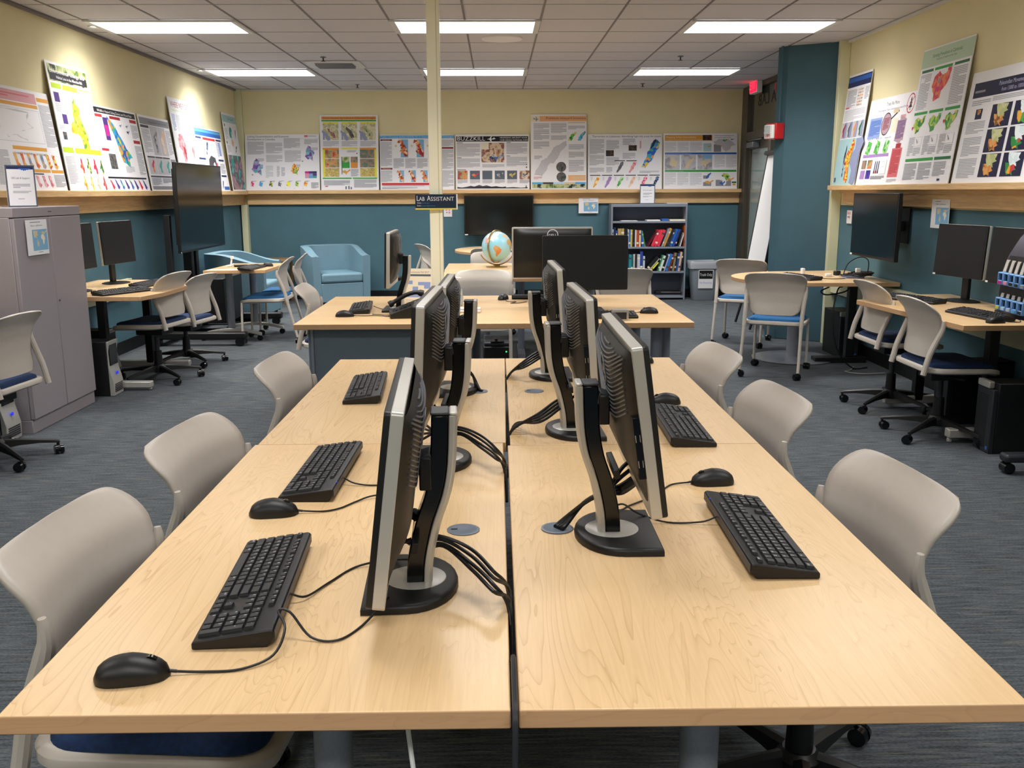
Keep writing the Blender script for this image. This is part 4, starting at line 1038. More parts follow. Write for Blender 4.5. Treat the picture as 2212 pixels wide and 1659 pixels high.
# 5 vineyards
E = [('r', 0, .018, 1, .09, 'p_peach'), ('r', 0, .018, .16, .09, 'p_cream'), ('s', 'plane', .09, .06, .11, .06, 'p_grey'), ('t', .27, .062, .042, 'Premium vineyard locations', 'p_maroon', 'LEFT', .71)]
for x0, y0, x1, y1, n in ((.05, .12, .33, .19, 6), (.05, .20, .33, .34, 11), (.36, .115, .64, .25, 11), (.67, .15, .97, .20, 4), (.36, .28, .64, .34, 5), (.68, .40, .95, .47, 6), (.68, .5, .95, .58, 6), (.68, .61, .95, .77, 12), (.05, .36, .33, .46, 7), (.06, .55, .2, .6, 3, )): E.append(('p', x0, y0, x1, y1, n))
E += [('r', .67, .10, .97, .115, 'p_tan'), ('m', 'val', .74, .29, .16, .12, 'm_green', 81), ('m', 'val', .91, .285, .15, .13, 'm_blue', 82), ('m', 'val', .45, .50, .42, .30, 'p_lgrey', 83), ('m', 'val', .24, .67, .40, .30, 'p_lgrey', 84), ('m', 'val', .245, .665, .36, .27, 'textlight', 85), ('m', 'val', .45, .5, .38, .27, 'textlight', 86), ('c', .545, .70, .068, 'm_darkphoto'), ('c', .548, .835, .066, 'm_darkphoto'), ('r', .67, .81, .985, .885, 'p_peach'), ('p', .75, .83, .97, .87, 4, 'p_tan'), ('p', .05, .83, .2, .87, 3, 'p_rose')]
for i, m in enumerate(('m_land', 'm_land', 'm_land', 'm_land', 'm_land')):
    x = .02+.194*i; E += [('r', x, .91, x+.19, .985, m), ('r', x, .905, x+.19, .93, ('p_sky', 'p_charc', 'p_lblue', 'p_tan', 'p_sky')[i])]
bp('portrait poster of vineyard locations with peach arrow banner', .468, 1.232, .995, E, .11)
# 6 Lebanon
E = [('t', .06, .055, .05, 'Terrorism in Lebanon:', 'inkblack', 'LEFT', .38), ('t', .455, .055, .05, 'Identifying high-risk areas for attack', 'ink', 'LEFT', .53)]
for x0, y0, x1, y1, n in ((.025, .09, .22, .36, 18), (.025, .38, .22, .57, 13), (.025, .61, .22, .70, 6), (.25, .11, .42, .28, 11), (.25, .42, .42, .57, 10), (.47, .08, .64, .20, 8), (.47, .34, .64, .45, 8), (.25, .6, .33, .7, 6), (.70, .67, .96, .71, 3)): E.append(('p', x0, y0, x1, y1, n, 'textgrey'))
E += [('r', .245, .29, .35, .40, 'm_night'), ('r', .55, .20, .66, .30, 'm_night'), ('m', 'leb', .84, .36, .28, .53, 'm_rainbow', 91), ('m', 'leb', .88, .18, .10, .18, 'p_navy', 92), ('r', .70, .12, .72, .26, 'p_rose'), ('r', .36, .475, .50, .49, 'inkblack'), ('r', .52, .475, .66, .49, 'inkblack'), ('m', 'leb', .43, .60, .12, .21, 'm_grey', 93), ('m', 'leb', .60, .60, .12, .21, 'm_rose', 94)]
for i, m in enumerate(('m_gold', 'p_lilac', 'm_greens', 'm_peach', 'm_pink', 'm_navy')):
    x = .03+.16*i; E += [('r', x, .74, x+.14, .755, 'inkblack'), ('m', 'leb', x+.08, .87, .115, .21, m, 95+i), ('p', x+.01, .78, x+.035, .85, 4, 'textlight')]
bp('landscape poster of Lebanon maps with a blue and yellow map, above the bookshelf', 1.243, 2.262, .735, E)
# 7 right end
E = [('r', .02, .03, .66, .135, 'p_amber'), ('t', .035, .085, .05, 'Mapping Urban Vulnerability', 'p_cream', 'LEFT', .40), ('t', .035, .125, .026, 'A spatial comparison of heat and flood exposure', 'p_cream', 'LEFT', .50), ('r', .53, .03, .65, .125, 'm_night'), ('t', .69, .05, .028, 'Where the two measures agree on the', 'ink', 'LEFT', .26), ('t', .69, .085, .028, 'most exposed neighborhoods', 'ink', 'LEFT', .22)]
for x0, y0, x1, y1, n in ((.02, .16, .17, .33, 12), (.19, .16, .34, .33, 12), (.36, .16, .52, .33, 12), (.69, .39, .83, .62, 15), (.85, .39, .99, .62, 15), (.02, .71, .17, .94, 14), (.19, .71, .34, .94, 14), (.36, .71, .52, .94, 14)): E.append(('p', x0, y0, x1, y1, n, 'textlight'))
E += [('r', .54, .18, .65, .325, 'p_paleteal'), ('m', 'flat', .62, .235, .05, .05, 'p_orange'), ('r', .68, .2, .78, .335, 'p_grey'), ('m', 'afr', .83, .22, .30, .23, 'p_lgrey', 111), ('m', 'flat', .83, .13, .06, .07, 'p_green'), ('m', 'flat', .93, .11, .05, .04, 'p_blue'), ('m', 'flat', .78, .225, .03, .05, 'p_orange'), ('r', .02, .345, .99, .38, 'p_blue'), ('t', .03, .372, .026, 'Environmental factors and exposure', 'p_lblue', 'LEFT', .34)]
for i, sh in enumerate(('col', 'val', 'flat')): E += [('r', .02+.22*i, .385, .22+.22*i, .655, 'm_terrain'), ('m', sh, .13+.22*i, .53, .14, .2, 'p_tan', 120+i)]
E += [('r', .54, .385, .66, .46, 'p_sea'), ('r', .02, .66, .99, .695, 'p_green'), ('t', .03, .688, .026, 'Social and economic factors', 'p_pgreen', 'LEFT', .24), ('r', .54, .76, .60, .82, 'p_grey'), ('m', 'val', .61, .76, .08, .11, 'p_blue'), ('r', .54, .88, .65, .95, 'p_grey'), ('m', 'flat', .62, .88, .12, .10, 'p_amber'), ('r', .71, .84, .92, .95, 'p_grey'), ('m', 'afr', .82, .86, .12, .18, 'p_white'), ('m', 'afr', .85, .79, .12, .13, 'm_green'), ('m', 'flat', .91, .83, .10, .08, 'p_amber'), ('m', 'flat', .80, .90, .08, .10, 'p_blue'), ('r', .93, .87, .99, .90, 'p_dgreen'), ('r', .94, .91, .98, .94, 'p_amber')]
bp('landscape poster with amber title at the right end of the back ledge', 2.275, 3.29, .745, E)

def lp(label, y0, y1, H, els, lean=.13, dx=0.):   # left ledge, y0 near
    return poster('map_poster', label, y1-y0-.008, H, els, (-3.480+H*sin(lean)+.0065+dx, (y0+y1)/2, 1.4875), 90, lean)
# a
E = [('r', 0, .03, .80, .135, 'p_rose'), ('p', .05, .06, .7, .11, 2, 'p_salmon'), ('r', .05, .145, .80, .18, 'p_amber'), ('r', .81, .06, .99, .10, 'p_amber'), ('r', .03, .2, .80, .53, 'textlight'), ('r', .035, .205, .795, .525, 'paper'), ('m', 'na', .4, .36, .6, .3, 'textlight', 130), ('m', 'na', .4, .36, .57, .28, 'paper', 131), ('p', .82, .13, .99, .56, 34), ('r', .30, .57, .80, .605, 'p_amber'), ('p', .02, .62, .22, .95, 26), ('t', .3, .65, .028, 'CHANGE IN RAINFALL BY DECADE', 'ink', 'LEFT', .48), ('r', .38, .79, .78, .82, 'p_amber'), ('r', .80, .79, .99, .82, 'p_amber'), ('p', .82, .84, .99, .97, 9), ('p', .4, .83, .75, .85, 1, 'ink')]
for i in range(7): E.append(('m', 'strip', .32+.095*i, .71, .085, .15, 'm_rwanda' if i < 5 else 'm_warm', 133+i))
for i in range(5): E.append(('m', 'strip', .38+.095*i, .91, .08, .12, 'm_rose', 141+i))
lp('white poster with rose title band and orange headings, leftmost on the left ledge', 6.56, 7.595, .735, E)
# b
E = [('r', .03, .02, .97, .15, 'm_land'), ('r', .05, .075, .95, .14, 'p_black'), ('t', .07, .085, .045, 'Environmental Change and', 'p_white', 'LEFT', .82), ('t', .2, .125, .032, 'Habitat Loss in the Albertine Rift', 'p_white', 'LEFT', .62), ('r', .04, .165, .26, .205, 'p_lime'), ('r', .30, .165, .66, .205, 'p_yellow'), ('r', .70, .17, .95, .18, 'p_yellow'), ('r', .70, .19, .95, .195, 'p_yellow'), ('r', .06, .235, .18, .31, 'p_purple'), ('r', .16, .40, .27, .475, 'p_purple'), ('r', .09, .54, .18, .60, 'm_darkphoto'), ('p', .05, .32, .2, .39, 5, 'textlight'), ('p', .04, .49, .2, .53, 3, 'textlight'), ('m', 'spire', .52, .445, .50, .44, 'm_yellow', 150), ('m', 'spire', .8, .47, .12, .26, 'p_cream', 151), ('r', .02, .66, .26, .70, 'p_lime'), ('r', .30, .66, .97, .70, 'p_lime'), ('p', .03, .73, .25, .95, 20, 'textlight')]
for i in range(4): E += [('m', 'spire', .40+.17*i, .79, .12, .14, ('m_red', 'm_dgreen', 'm_crimson', 'm_dgreen')[i], 155+i), ('m', 'spire', .40+.17*i, .93, .11, .13, ('m_gold', 'm_gold', 'm_peach', 'm_red')[i], 160+i)]
lp('tall white poster with a bright yellow map and lime bands on the left ledge', 7.605, 8.365, .995, E, .11)
# c
E = [('r', .0, .02, .98, .085, 'p_black'), ('t', .12, .07, .042, 'Wildfire Hazard Siting Zones and Flood Risk', 'p_white', 'LEFT', .78), ('r', .02, .10, .2, .135, 'p_crimson'), ('r', .36, .10, .6, .135, 'p_crimson'), ('r', .82, .10, .98, .14, 'p_crimson'), ('r', .20, .13, .30, .40, 'p_purple'), ('r', .215, .22, .285, .35, 'p_magenta'), ('m', 'fall', .50, .41, .48, .62, 'm_rainbow', 170), ('m', 'flat', .58, .2, .05, .05, 'm_navy'), ('m', 'flat', .73, .2, .06, .06, 'm_navy'), ('m', 'flat', .73, .27, .07, .07, 'm_navy'), ('r', .82, .36, .98, .40, 'p_crimson'), ('p', .82, .17, .98, .34, 12), ('p', .82, .43, .98, .8, 26), ('r', .05, .50, .2, .53, 'p_crimson'), ('r', .17, .56, .32, .74, 'm_darkphoto'), ('p', .5, .7, .7, .78, 6, 'textlight'), ('r', .05, .835, .95, .855, 'p_black')]
for i in range(8): E.append(('m', 'fall', .12+.11*i, .925, .10, .13, ('m_crimson', 'm_indigo', 'm_blue', 'm_indigo', 'm_rainbow', 'm_indigo', 'm_crimson', 'm_indigo')[i], 175+i))
lp('white poster with black title band and a blue and green map on the left ledge', 8.375, 9.395, .735, E)
# d
E = [('r', .02, .03, .98, .12, 'p_grey'), ('t', .3, .09, .04, 'Mapping Erosion on the Delta Plain', 'p_charc', 'LEFT', .6), ('r', .02, .13, .28, .165, 'p_charc'), ('r', .30, .13, .55, .52, 'p_lgrey'), ('r', .56, .13, .80, .52, 'p_lgrey'), ('m', 'coast', .43, .33, .18, .34, 'm_grey', 190), ('m', 'coast', .68, .33, .18, .34, 'm_peach', 191), ('p', .03, .18, .27, .5, 22), ('p', .82, .16, .98, .5, 22)]
for i in range(3): E += [('r', .05+.25*i, .54, .29+.25*i, .56, 'p_charc'), ('r', .05+.25*i, .56, .29+.25*i, .78, 'p_lgrey'), ('m', 'coast', .18+.25*i, .67, .13, .18, ('m_red', 'p_teal', 'p_teal')[i], 192+i)]
E += [('r', .81, .56, .98, .60, 'p_grey'), ('r', .03, .80, .75, .82, 'p_charc'), ('p', .04, .83, .35, .93, 8), ('p', .4, .83, .7, .9, 6), ('r', .03, .94, .97, .985, 'p_grey')]
lp('grey toned poster of delta maps on the left ledge', 9.45, 10.32, .735, E)
# e
E = [('t', .10, .10, .085, 'WHERE WE FIGHT', 'p_crimson', 'LEFT', .80), ('t', .10, .14, .03, 'Mapping armed conflict', 'p_lime', 'LEFT', .45), ('p', .06, .18, .2, .36, 14, 'p_periw'), ('p', .24, .18, .4, .36, 14, 'textlight'), ('m', 'afr', .33, .56, .34, .34, 'm_rose', 200), ('m', 'afr', .72, .55, .32, .32, 'm_peach', 201), ('m', 'afr', .40, .60, .12, .16, 'p_crimson', 202), ('m', 'afr', .78, .58, .12, .14, 'p_salmon', 203), ('m', 'col', .72, .31, .05, .1, 'p_rose'), ('m', 'spire', .35, .83, .12, .12, 'p_green'), ('p', .5, .73, .7, .8, 4, 'textgrey'), ('r', .52, .81, .9, .825, 'p_periw')]
lp('tall white poster with red WHERE WE FIGHT title, behind the tall television', 10.335, 11.085, .985, E, .11)
# f
E = [('r', .0, .02, 1, .13, 'p_blue'), ('r', .0, .03, 1, .07, 'p_sky'), ('r', .02, .15, .25, .18, 'p_navy'), ('r', .30, .15, .75, .19, 'p_red'), ('r', .78, .15, .98, .18, 'p_navy'), ('m', 'leb', .40, .32, .16, .22, 'm_navy', 210), ('m', 'leb', .56, .32, .16, .22, 'p_lblue', 211), ('r', .84, .2, .92, .42, 'p_periw'), ('s', 'hook', .48, .60, .36, .34, 'p_charc'), ('m', 'leb', .64, .68, .13, .3, 'p_salmon', 212), ('r', .05, .48, .28, .51, 'p_navy'), ('p', .05, .54, .2, .7, 8, 'textlight'), ('r', .75, .48, .95, .51, 'p_navy'), ('p', .76, .2, .83, .45, 14), ('p', .77, .55, .95, .72, 10), ('r', .75, .74, .95, .77, 'p_navy'), ('r', .3, .76, .6, .79, 'p_red'), ('m', 'leb', .62, .9, .08, .14, 'p_navy', 213), ('m', 'leb', .75, .9, .08, .14, 'p_navy', 214), ('r', .78, .93, .98, .985, 'p_blue')]
lp('white poster with blue title band, right of the tall television on the left ledge', 11.10, 12.20, .735, E)
# g
E = [('r', .0, .03, 1, .12, 'p_paleteal'), ('t', .38, .085, .04, 'Oil Spill', 'p_slate', 'LEFT', .4), ('m', 'hook', .45, .26, .26, .18, 'p_teal', 220), ('m', 'col', .5, .38, .2, .12, 'p_peach', 221), ('m', 'leb', .82, .25, .14, .12, 'm_grey', 222), ('c', .09, .16, .02, 'p_dgreen'), ('c', .09, .38, .02, 'p_dgreen'), ('p', .05, .2, .25, .35, 9, 'textlight'), ('p', .06, .42, .3, .52, 6, 'textlight'), ('m', 'leb', .7, .46, .2, .10, 'm_grey', 223), ('r', .02, .54, .98, .985, 'm_spill'), ('m', 'hook', .25, .66, .25, .16, 'p_teal', 224)]
lp('tall teal poster in the far left corner of the room', 12.33, 12.955, .985, E, .10)

def rp(label, y1, y0, H, els, lean=.13):   # right ledge: y1 far (viewer's left), y0 near
    return poster('map_poster', label, y1-y0-.008, H, els, (3.262-H*sin(lean)-.0065, (y0+y1)/2, 1.5125), -90, lean)
E = [('r', 0, .02, 1, .115, 'p_navy'), ('r', .02, .03, .98, .07, 'p_blue'), ('p', .04, .14, .45, .3, 14), ('p', .82, .14, .98, .25, 9), ('r', .04, .29, .22, .305, 'p_salmon'), ('p', .04, .32, .95, .42, 9, 'textlight'), ('r', 0, .58, 1, 1, 'p_paleteal')]
for i in range(6):
    for j in range(4): E.append(('c', .54+.06*j, .15+.027*i, .009, ('p_amber', 'p_orange', 'p_slate', 'p_amber')[(i+j) % 4]))
for i, m in enumerate(('p_crimson', 'p_slate', 'p_orange', 'p_dgreen')): E += [('r', .02+.245*i, .43, .25+.245*i, .57, 'p_lgrey'), ('r', .15+.245*i, .43, .25+.245*i, .57, 'p_dsea'), ('m', 'coast', .13+.245*i, .50, .13, .13, m, 230+i)]
E += [('s', 'coast', .86, .78, .55, .44, 'p_dsea'), ('r', .80, .585, 1, .95, 'p_dsea'), ('m', 'coast', .56, .78, .38, .40, 'm_warm', 240), ('m', 'coast', .38, .78, .10, .3, 'm_navy', 241), ('r', .05, .93, .12, .97, 'p_slate')]
rp('tall poster with a navy title band and orange coast map beside the teal column', 8.93, 8.385, .985, E, .10)
E = [('t', .5, .10, .06, 'Trees No More', 'inkblack', 'CENTER', .26), ('t', .52, .155, .03, 'Tracking Vegetation Change in Central Angola using Landsat NDVI Index', 'p_purple', 'CENTER', .62), ('o', .87, .125, .065, .095, .010, 'p_red'), ('s', 'tree', .87, .125, .09, .15, 'inkblack'), ('l', .82, .19, .92, .055, .008, 'p_red'), ('r', .07, .22, .34, .46, 'p_periw'), ('p', .09, .25, .32, .43, 14, 'p_blue'), ('c', .44, .31, .13, 'inkblack'), ('c', .44, .31, .118, 'p_mauve'), ('p', .38, .24, .50, .38, 10, 'p_maroon'), ('l', .53, .26, .67, .18, .014, 'inkblack'), ('r', .55, .155, .66, .20, 'p_tan'), ('r', .56, .26, .68, .42, 'p_cream'), ('r', .72, .235, .82, .27, 'p_rose'), ('s', 'par', .765, .40, .20, .32, 'p_mauve'), ('r', .68, .29, .85, .52, 'p_mauve'), ('p', .69, .30, .84, .50, 16, 'p_purple'), ('r', .74, .55, .84, .60, 'p_crimson'), ('r', .68, .60, .88, .92, 'p_salmon'), ('p', .70, .62, .86, .89, 20, 'p_crimson'), ('r', .06, .645, .62, .68, 'p_lilac')]
for i in range(3): E += [('m', 'par', .15+.19*i, .57, .14, .17, 'm_greens', 250+i), ('t', .09+.19*i, .475, .026, 'Vegetation in %d' % (1990+10*i), 'p_slate', 'LEFT', .13)]
for i in range(4): E.append(('r', .07+.13*(i % 2), .71+.12*(i//2), .17+.13*(i % 2), .81+.12*(i//2), ('m_satgreen', 'm_satred', 'p_lilac', 'm_indigo')[i]))
for i in range(3): E += [('r', .37+.04*i, .73, .385+.04*i, .87, 'p_navy'), ('r', .365+.04*i, .84, .39+.04*i, .87, 'p_maroon')]
E += [('r', .49, .72, .62, .88, 'p_white'), ('o', .55, .77, .03, .03, .004, 'p_lgrey'), ('p', .32, .90, .62, .94, 3, 'p_grey'), ('p', .68, .94, .88, .98, 3, 'textlight')]
rp('white Trees No More poster with green map tiles and a crossed out tree', 8.375, 7.415, .715, E)
E = [('r', 0, .01, 1, .14, 'p_pgreen'), ('t', .5, .075, .038, 'Stunting Prevalence in Cambodia', 'p_dgreen', 'CENTER', .58), ('t', .5, .10, .02, 'Analysis of health survey data', 'p_slate', 'CENTER', .4), ('r', .04, .155, .28, .175, 'p_dgreen'), ('r', .31, .155, .66, .175, 'p_green'), ('r', .70, .155, .97, .175, 'p_dgreen'), ('m', 'cam', .48, .29, .36, .23, 'm_red', 260), ('m', 'cam', .44, .26, .06, .04, 'p_grey', 261), ('p', .04, .19, .26, .45, 22), ('p', .70, .19, .96, .45, 22), ('r', .05, .215, .13, .25, 'paper')]
for i in range(3): E += [('r', .04+.32*i, .465, .32+.32*i, .485, 'p_green'), ('m', 'cam', .18+.32*i, .56, .24, .13, 'm_green', 262+i), ('r', .16+.32*i, .65, .31+.32*i, .72, 'textlight'), ('r', .165+.32*i, .652, .305+.32*i, .717, 'paper'), ('m', 'fall', .21+.32*i, .68, .06, .04, 'p_grey'), ('p', .03+.32*i, .65, .15+.32*i, .79, 13), ('p', .16+.32*i, .73, .31+.32*i, .79, 5)]
E += [('m', 'cam', .06, .58, .04, .03, 'p_red', 270), ('m', 'cam', .70, .56, .04, .03, 'p_red', 271), ('r', .03, .81, .62, .83, 'p_green'), ('r', .65, .81, .97, .83, 'p_dgreen'), ('p', .03, .845, .30, .97, 14), ('p', .34, .845, .61, .97, 14), ('p', .66, .845, .9, .95, 10), ('r', .78, .965, .83, .98, 'p_navy')]
rp('tall poster of Cambodia maps with pale green heading on the right ledge', 7.405, 6.615, .995, E, .11)
E = [('r', .05, .10, 1, .235, 'p_navy'), ('r', .05, .10, 1, .235, 'p_mid'), ('t', .60, .158, .055, 'Paleoindian Movement in North America', 'p_lav', 'CENTER', .52), ('t', .56, .212, .05, 'from 13000 to 10000 Years Ago', 'p_lav', 'CENTER', .36), ('r', .07, .17, .19, .19, 'p_grey'), ('p', .06, .26, .28, .31, 3, 'textgrey'), ('p', .3, .25, .95, .29, 3, 'textgrey'), ('r', .13, .34, .21, .43, 'p_mid'), ('m', 'na', .17, .37, .05, .05, 'm_northam', 280), ('p', .05, .45, .27, .56, 8), ('p', .05, .59, .27, .76, 12), ('p', .05, .78, .27, .96, 13)]
for j in range(3):
    for i in range(2):
        x, y = .32+.25*i, .32+.215*j
        E += [('r', x, y, x+.22, y+.20, 'p_mid'), ('m', 'na', x+.10, y+.14, .14, .11, 'm_northam2' if i else 'm_northam', 281+i+2*j), ('m', 'na', x+.12, y+.06, .15, .12, 'm_ice' if i else 'm_icegreen', 290+i+2*j)]
E += [('p', .83, .34, .98, .58, 16), ('p', .83, .62, .98, .94, 22)]
rp('large poster with dark purple title and six dark maps, rightmost on the right ledge', 6.605, 5.50, .735, E)

# ================================================================ small flyers and sign stands
fl = [('p', .2, .06, .8, .10, 1, 'p_grey'), ('t', .5, .19, .08, 'New software', 'p_slate', 'CENTER', .55), ('r', .26, .28, .97, .88, 'p_sea'), ('m', 'na', .42, .42, .26, .22, 'p_tan', 300), ('m', 'col', .5, .68, .13, .26, 'p_tan', 301), ('m', 'afr', .76, .58, .2, .3, 'p_cream', 302), ('m', 'flat', .82, .38, .26, .16, 'p_tan', 303), ('p', .5, .92, .85, .95, 1, 'p_grey')]
def flyer(label, w, h, loc, rz):
    return poster('map_picture', label, w, h, fl, loc, rz, 0, 'white', 'paper', 'world map flyers', 'flyer', .0012)
flyer('world map flyer taped to the door of the grey cabinet', .272, .215, (-2.858, 5.935, 1.092), 90)
flyer('world map flyer on the back wall between television and bookshelf', .270, .208, (1.266, 13.066, 1.168), 0)
flyer('world map flyer on the right wall above the black monitor', .280, .207, (3.231, 6.868, 1.193), -90)
st = [('r', 0, 0, 1, 1, 'p_slate'), ('r', .05, .03, .95, .97, 'paper'), ('r', .05, .03, .95, .10, 'p_navy'), ('s', 'ridge', .65, .11, .4, -.08, 'p_blue'), ('t', .5, .33, .065, 'GIS Lab & Support', 'ink', 'CENTER', .62), ('p', .22, .45, .8, .56, 3), ('p', .2, .62, .82, .68, 2), ('p', .35, .80, .65, .83, 1)]
for lab, loc, rz in (('small framed notice standing on top of the grey cabinet', (-3.00, 6.09, 1.3835), 62), ('small framed notice standing on top of the bookshelf', (2.042, 12.86, 1.2985), 0)):
    o = poster('notice_stand', lab, .205, .258, st, loc, rz, 0, 'silver', 'paper', 'framed notices', 'notice', .004)
    MB().box(-.1, .1, .001, .07, 0, .003, 'clear').build('stand_foot', o, smooth=0)
cal = [('t', .5, .13, .07, 'Appointments Fall 2017', 'p_maroon', 'CENTER', .8), ('r', .04, .17, .96, .23, 'p_slate'), ('r', .10, .36, .30, .47, 'p_periw'), ('r', .5, .40, .95, .50, 'p_periw'), ('r', .72, .50, .95, .60, 'p_periw'), ('r', .30, .54, .50, .68, 'p_periw'), ('r', .12, .74, .75, .86, 'p_periw'), ('p', .04, .94, .9, .97, 1)]
o = poster('desk_calendar', 'paper weekly schedule standing behind the left monitor of the assistant desk', .19, .225, cal, (-.535, 6.33, .7365), -10, .10, 'white', 'p_cream', None, 'schedule', .003)
MB().box(-.09, .09, .003, .09, 0, .003, 'p_cream').build('stand_foot', o, smooth=0)
# ================================================================ grey cabinet
t = thing('storage_cabinet', 'tall grey metal storage cabinet with two doors by the left wall', 'cabinet', (-3.10, 6.135, 0))
MB().box(-.235, .215, -.455, .455, .0, .085, 'cabinet').box(-.235, .205, -.455, .455, .085, 1.325, 'cabinet').box(-.235, .232, -.455, .455, 1.325, 1.383, 'cabinet').build('carcass', t, bevel=.003)
for s, nm in ((-1, 'door'), (1, 'door')):
    d = MB().box(.2055, .232, min(s*.003, s*.452), max(s*.003, s*.452), .090, 1.320, 'cabinet').build('door', t, bevel=.004)
    if s > 0: MB().cyl((.232, .03, .78), (.236, .03, .78), .007, None, 12, 'cabinet_dark').build('lock', d)
MB().box(.2322, .2326, -.01, .04, 1.350, 1.356, 'cabinet_dark').build('maker_plate', t, smooth=0)

# ================================================================ televisions
def television(label, w, h, loc, rz, mount=True, stk=False):
    t = thing('television', label, 'television', loc, rz, 'wall televisions')
    MB().box(-w/2, w/2, -.02, .012, -h/2, h/2, 'black').box(-w/2+.10, w/2-.10, .012, .055, -h/2+.08, h/2-.06, 'black_soft').build('housing', t, bevel=.004)
    MB().box(-w/2+.014, w/2-.014, -.0212, -.0203, -h/2+.022, h/2-.014, 'screen').build('screen', t, smooth=0)
    if mount:
        MB().box(-.2, .2, .055, .085, -.15, .15, 'black').box(-.05, .05, .085, mount, -.04, .04, 'black').box(-.12, .12, mount, mount+.012, -.14, .14, 'black').build('mount', t, bevel=.003)
    if stk: MB().box(-w/2+.006, -w/2+.05, -.0225, -.0206, -h/2+.004, -h/2+.018, 'white').build('sticker', t, smooth=0)
    return t
tl = television('large tall looking television on the left side of the room, on a black floor cart', 1.52, .875, (-3.11, 10.05, 1.318), 90, 0)
MB().box(-w_ if False else -.3, .3, .055, .075, -.25, .2, 'black').cyl((-.755, -.0215, -.43), (-.755, -.019, -.43), .007, None, 10, 'white').build('back_plate', tl)
television('flat television mounted low on the back wall behind the globe', .945, .535, (.033, 12.985, 1.145), 0, .105, True)
television('flat television mounted on the right wall above the half round table', .945, .515, (3.035, 7.545, 1.187), -91, .215, True)
t = thing('television_cart', 'black television cart with pillar and large casters by the left wall', 'cart', (-3.20, 10.05, 0))
MB().box(-.09, .0, -.12, -.04, .14, 1.25, 'black').box(-.09, 0, .04, .12, .14, 1.25, 'black').box(-.08, -.02, -.66, -.60, .10, 1.25, 'black_soft').build('pillar', t, bevel=.006)
MB().box(-.09, .40, -.40, .28, .14, .60, 'black').build('equipment_box', t, bevel=.006)
for y in (-.97, .55):
    ft = MB().box(-.16, .76, y-.05, y+.05, .065, .135, 'black').build('foot', t, bevel=.015)
    for x in (-.1, .70):
        MB().cyl((x, y-.06, .045), (x, y-.015, .045), .045, None, 20, 'black_gloss').cyl((x, y, .05), (x, y, .07), .015, None, 8, 'black').build('caster', ft)
MB().box(-.12, .0, -.92, .55, .075, .135, 'black').build('crossbar', t, bevel=.01)

# ================================================================ armchairs and side table
def armchair(label, loc, rz):
    t = thing('armchair', label, 'armchair', loc, rz, 'teal tub armchairs')
    # U-shaped wraparound wall: outer and inner outline, height falls from back to arms
    N = 40; out = []; inn = []; hs = []
    def pth(a, hw, hb, hf, r):  # a 0..1 from front of one arm around the back to the front of the other
        seg = [(-hw, -hf), (-hw, hb-r)] + [(-hw+r-r*cos(pi/2*k/6), hb-r+r*sin(pi/2*k/6)) for k in range(1, 7)] + [(hw-r+r*sin(pi/2*k/6), hb-r+r*cos(pi/2*k/6)) for k in range(0, 7)] + [(hw, -hf)]
        ls = [0]
        for p, q in zip(seg, seg[1:]): ls.append(ls[-1]+math.dist(p, q))
        d = a*ls[-1]
        for i in range(len(seg)-1):
            if d <= ls[i+1]+1e-9:
                f = (d-ls[i])/max(1e-9, ls[i+1]-ls[i]); return (seg[i][0]+(seg[i+1][0]-seg[i][0])*f, seg[i][1]+(seg[i+1][1]-seg[i][1])*f)
    rings = []
    for i in range(N+1):
        a = i/N
        o = pth(a, .385, .37, .37, .22); n_ = pth(a, .285, .265, .372, .13)
        f = min(1, max(0, (o[1]+.37)/.60)); h = .665+.115*f*f*(3-2*f)
        mx = ((o[0]+n_[0])/2, (o[1]+n_[1])/2)
        rings.append([(o[0]*.97, o[1]*.97, .06), (o[0], o[1], h-.035), (o[0]*.985+n_[0]*.015, o[1]*.985+n_[1]*.015, h-.008), (mx[0], mx[1], h), (n_[0], n_[1], h-.012), (n_[0]*.98, n_[1]*.98, .30), (n_[0]*.98, n_[1]*.98, .06)])
    MB().rings(rings, 'upholstery').build('wraparound_back', t, smooth=50)
    MB().box(-.28, .28, -.365, .26, .07, .315, 'upholstery').build('seat_base', t, bevel=.012)
    MB().box(-.278, .278, -.375, .255, .318, .44, 'upholstery').build('seat_cushion', t, bevel=.03, seg=4)
    for x, y in ((-.3, -.3), (.3, -.3), (-.27, .27), (.27, .27)): MB().cyl((x, y, 0), (x, y, .062), .02, .026, 12, 'black').build('foot', t)
    return t
a1 = armchair('pale teal tub armchair facing the viewer at the back wall', (-2.16, 12.46, 0), 27)
dup(a1, (-3.02, 11.16, 0), 88, 'pale teal tub armchair seen from the side in the far left corner')
t = thing('side_table', 'low brown side table between the two armchairs', 'table', (-3.03, 12.72, 0))
MB().box(-.24, .24, -.26, .26, .56, .59, 'brown_top').build('tabletop', t, bevel=.004)
for x in (-.21, .21):
    for y in (-.23, .23): MB().box(x-.02, x+.02, y-.02, y+.02, 0, .56, 'brown_top').build('leg', t, bevel=.003)

